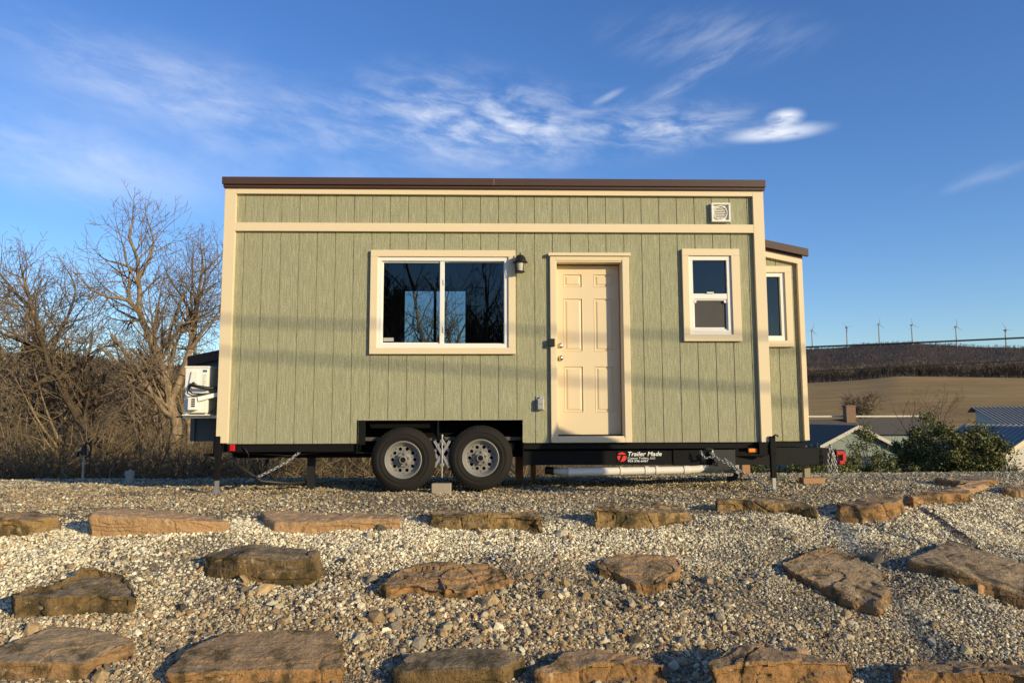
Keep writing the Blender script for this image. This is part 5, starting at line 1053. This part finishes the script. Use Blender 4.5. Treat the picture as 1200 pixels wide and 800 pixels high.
# ------------------------------------------------------------------ overhead cables
AZ, EL = math.radians(48), math.radians(15)
SUN = Vector((math.sin(AZ)*math.cos(EL), -math.cos(AZ)*math.cos(EL), math.sin(EL)))
def cable(a, b, sag, r, label, n=60, name='overhead_cable'):
    a, b = Vector(a), Vector(b); pts = [a.lerp(b, i/n)-Vector((0, 0, sag*4*(i/n)*(1-i/n))) for i in range(n+1)]
    return tag(MB().tube(pts, r, 6).build(name, M['wire']), label, 'cable')
def ext(a, b, k0, k1): d = b-a; return a-d*k0, b+d*k1
A, B_ = ext(W(945, 404.5, 40), W(1200, 394, 36), 1.0, .6); cable(A, B_, .12, .055, 'thick overhead cable crossing the hill crest right of the house')
A, B_ = ext(W(945, 434, 40), W(1200, 421, 36), 1.0, .6); cable(A, B_, .08, .030, 'thin overhead cable crossing the wooded hillside, lower of the two')
# two lines behind the photographer that throw faint bands across the siding
A = Vector((-3.05, 0, 1.89))+SUN*17; B_ = Vector((3.05, 0, 1.70))+SUN*15; A, B_ = ext(A, B_, .8, .8); cable(A, B_, .0, .022, 'overhead cable behind the viewer, upper line')
A = Vector((-3.05, 0, 1.53))+SUN*17; B_ = Vector((3.05, 0, 1.12))+SUN*15; A, B_ = ext(A, B_, .8, .8); cable(A, B_, .0, .022, 'overhead cable behind the viewer, lower line')
g1, g2 = Vector((.08, .6, 0)), Vector((3.05, -3.8, -.2)); pts = [Vector((.1, .6, 0)), Vector((1.23, -.39, 0)), Vector((2.45, -.95, -.02)), Vector((2.83, -1.68, -.03)), Vector((2.93, -2.9, -.15)), Vector((3.1, -4.2, -.3)), Vector((3.6, -6.5, -.6))]
# (its shadow runs over the gravel and the plank-like slab)
tt_ = [9.0]*7
tag(MB().tube([p+SUN*k for p, k in zip(pts, tt_)], .026, 6).build('service_drop_cable', M['wire']), 'slack service cable outside the frame on the right', 'cable')
# invented unseen board on a post, shaped to cast a peaked shadow at the door foot
pk = Vector((.68, 0, .80))+SUN*5.2
sp_ = empty('shadow_board', (pk.x, pk.y, float(gz(pk.x, pk.y))), 'added peaked board on a post, unseen at right, casting a shadow on the door foot', 'shadow_board')
MB().tube([(pk.x+.1, pk.y, float(gz(pk.x, pk.y))-.1), (pk.x+.1, pk.y, pk.z-.75)], .02, 8).build('post', M['galv'], sp_)
q_ = [(0, 0), (.62, -.27), (.62, -.78), (-.19, -.78), (-.19, -.33)]; b = MB(); b.add([(pk.x+a_, pk.y-.01, pk.z+c_) for a_, c_ in q_]+[(pk.x+a_, pk.y+.01, pk.z+c_) for a_, c_ in q_], [(0, 1, 2, 3, 4), (9, 8, 7, 6, 5)]+[(k, (k+1) % 5, 5+(k+1) % 5, 5+k) for k in range(5)]); b.build('board', M['wood'], sp_)

# ------------------------------------------------------------------ sky, sun
sun = bpy.data.lights.new('sun', 'SUN'); sun.energy = 5.0; sun.angle = math.radians(.53); sun.color = (1.0, .835, .52)
so = bpy.data.objects.new('sun', sun); col.objects.link(so); so.rotation_euler = (-SUN).to_track_quat('-Z', 'Y').to_euler()
wd = bpy.data.worlds.new('World'); sc.world = wd; wd.use_nodes = True; nt = wd.node_tree; bg = nt.nodes['Background']; bg.inputs['Strength'].default_value = .15
sky = nt.nodes.new('ShaderNodeTexSky'); sky.sky_type = 'NISHITA'; sky.sun_disc = False; sky.sun_elevation = EL
sky.sun_rotation = math.atan2(SUN.x, SUN.y)
sky.air_density = 1.1; sky.dust_density = .5; sky.ozone_density = 4.0; sky.altitude = 300
t = NT.__new__(NT); t.t = nt; t.b = None
tc = t.n('ShaderNodeTexCoord'); sx = t.n('ShaderNodeSeparateXYZ'); t.l(tc.outputs['Generated'], sx.inputs[0])
az = t.math('ARCTAN2', sx.outputs['X'], sx.outputs['Y']); el = t.math('ARCSINE', sx.outputs['Z'])
cm = t.n('ShaderNodeCombineXYZ'); t.l(az, cm.inputs[0]); t.l(el, cm.inputs[1]); AE = cm.outputs[0]
def ae(px, py): d = ray(px, py); d = d/np.linalg.norm(d); return math.atan2(d[0], d[1]), math.asin(d[2])
def mapped(loc, rot, scale):
    mp = t.n('ShaderNodeMapping', vector_type='TEXTURE'); mp.inputs['Location'].default_value = (*loc, 0); mp.inputs['Rotation'].default_value = (0, 0, rot); mp.inputs['Scale'].default_value = (*scale, 1); t.l(AE, mp.inputs[0]); return mp.outputs[0]
def ell(px, py, wx, wy, rot, pw=1.):     # soft elliptical patch placed by direction
    v = mapped(ae(px, py), rot, (wx/F, wy/F)); ln = t.n('ShaderNodeVectorMath', operation='LENGTH'); t.l(v, ln.inputs[0])
    mr = t.n('ShaderNodeMapRange', interpolation_type='SMOOTHSTEP'); mr.inputs[1].default_value = 1.; mr.inputs[2].default_value = 0.; t.l(ln.outputs['Value'], mr.inputs[0]); return mr.outputs[0]
def wisp(rot, sx_, sy_, scale, lo, hi, dist=1.2, off=(0, 0)):
    v = mapped(off, rot, (sx_, sy_)); n_ = t.noise(v, scale, 7, .62, dist); mr = t.n('ShaderNodeMapRange', interpolation_type='SMOOTHSTEP'); mr.inputs[1].default_value = lo; mr.inputs[2].default_value = hi; t.l(n_, mr.inputs[0]); return mr.outputs[0]
w1 = wisp(-.14, .13, .042, 1.7, .34, .80, .3); w2 = wisp(.35, .12, .028, 1.0, .36, .78, .2, (3, 1)); w3 = wisp(-.12, .30, .10, 1.0, .30, .8, .25, (5, 2)); w4 = wisp(0, .06, .016, 1.2, .16, .56, .2, (1, 7))
def mul(a, b): return t.math('MULTIPLY', a, b)
def add_(a, b): return t.math('ADD', a, b)
cl = mul(mul(ell(330, 165, 430, 120, -.10), w3), .30)
cl = add_(cl, mul(mul(ell(560, 140, 220, 75, -.12), w1), .46))
cl = add_(cl, mul(mul(ell(620, 150, 330, 55, -.04), w1), .34))
cl = add_(cl, mul(mul(ell(250, 120, 330, 60, -.12), w1), .26))
cl = add_(cl, mul(mul(ell(60, 185, 200, 60, -.1), w3), .5))
cl = add_(cl, mul(mul(ell(830, 45, 170, 42, -.12), w2), .22))
cl = add_(cl, mul(mul(ell(800, 95, 120, 16, .42), w2), .32)); cl = add_(cl, mul(mul(ell(712, 114, 30, 6, .38), w4), .25))
cl = add_(cl, mul(mul(ell(910, 156, 72, 12, -.02), w4), .85)); cl = add_(cl, mul(mul(ell(920, 138, 26, 12, .0), w4), 1.0)); cl = add_(cl, mul(mul(ell(790, 150, 130, 34, 0.), w1), .5))
cl = add_(cl, mul(mul(ell(1140, 210, 75, 14, .12), w2), .16))
clc = t.n('ShaderNodeClamp'); t.l(cl, clc.inputs[0])
hs = t.n('ShaderNodeHueSaturation'); hs.inputs['Saturation'].default_value = 1.14; hs.inputs['Value'].default_value = 1.28; hs.inputs['Hue'].default_value = .513; t.l(sky.outputs[0], hs.inputs['Color'])
cc = t.mix(clc.outputs[0], hs.outputs[0], (7.0, 7.2, 7.6)); t.l(cc, bg.inputs['Color'])
try:
    sc.cycles.max_bounces = 8; sc.cycles.transparent_max_bounces = 12
except Exception: pass
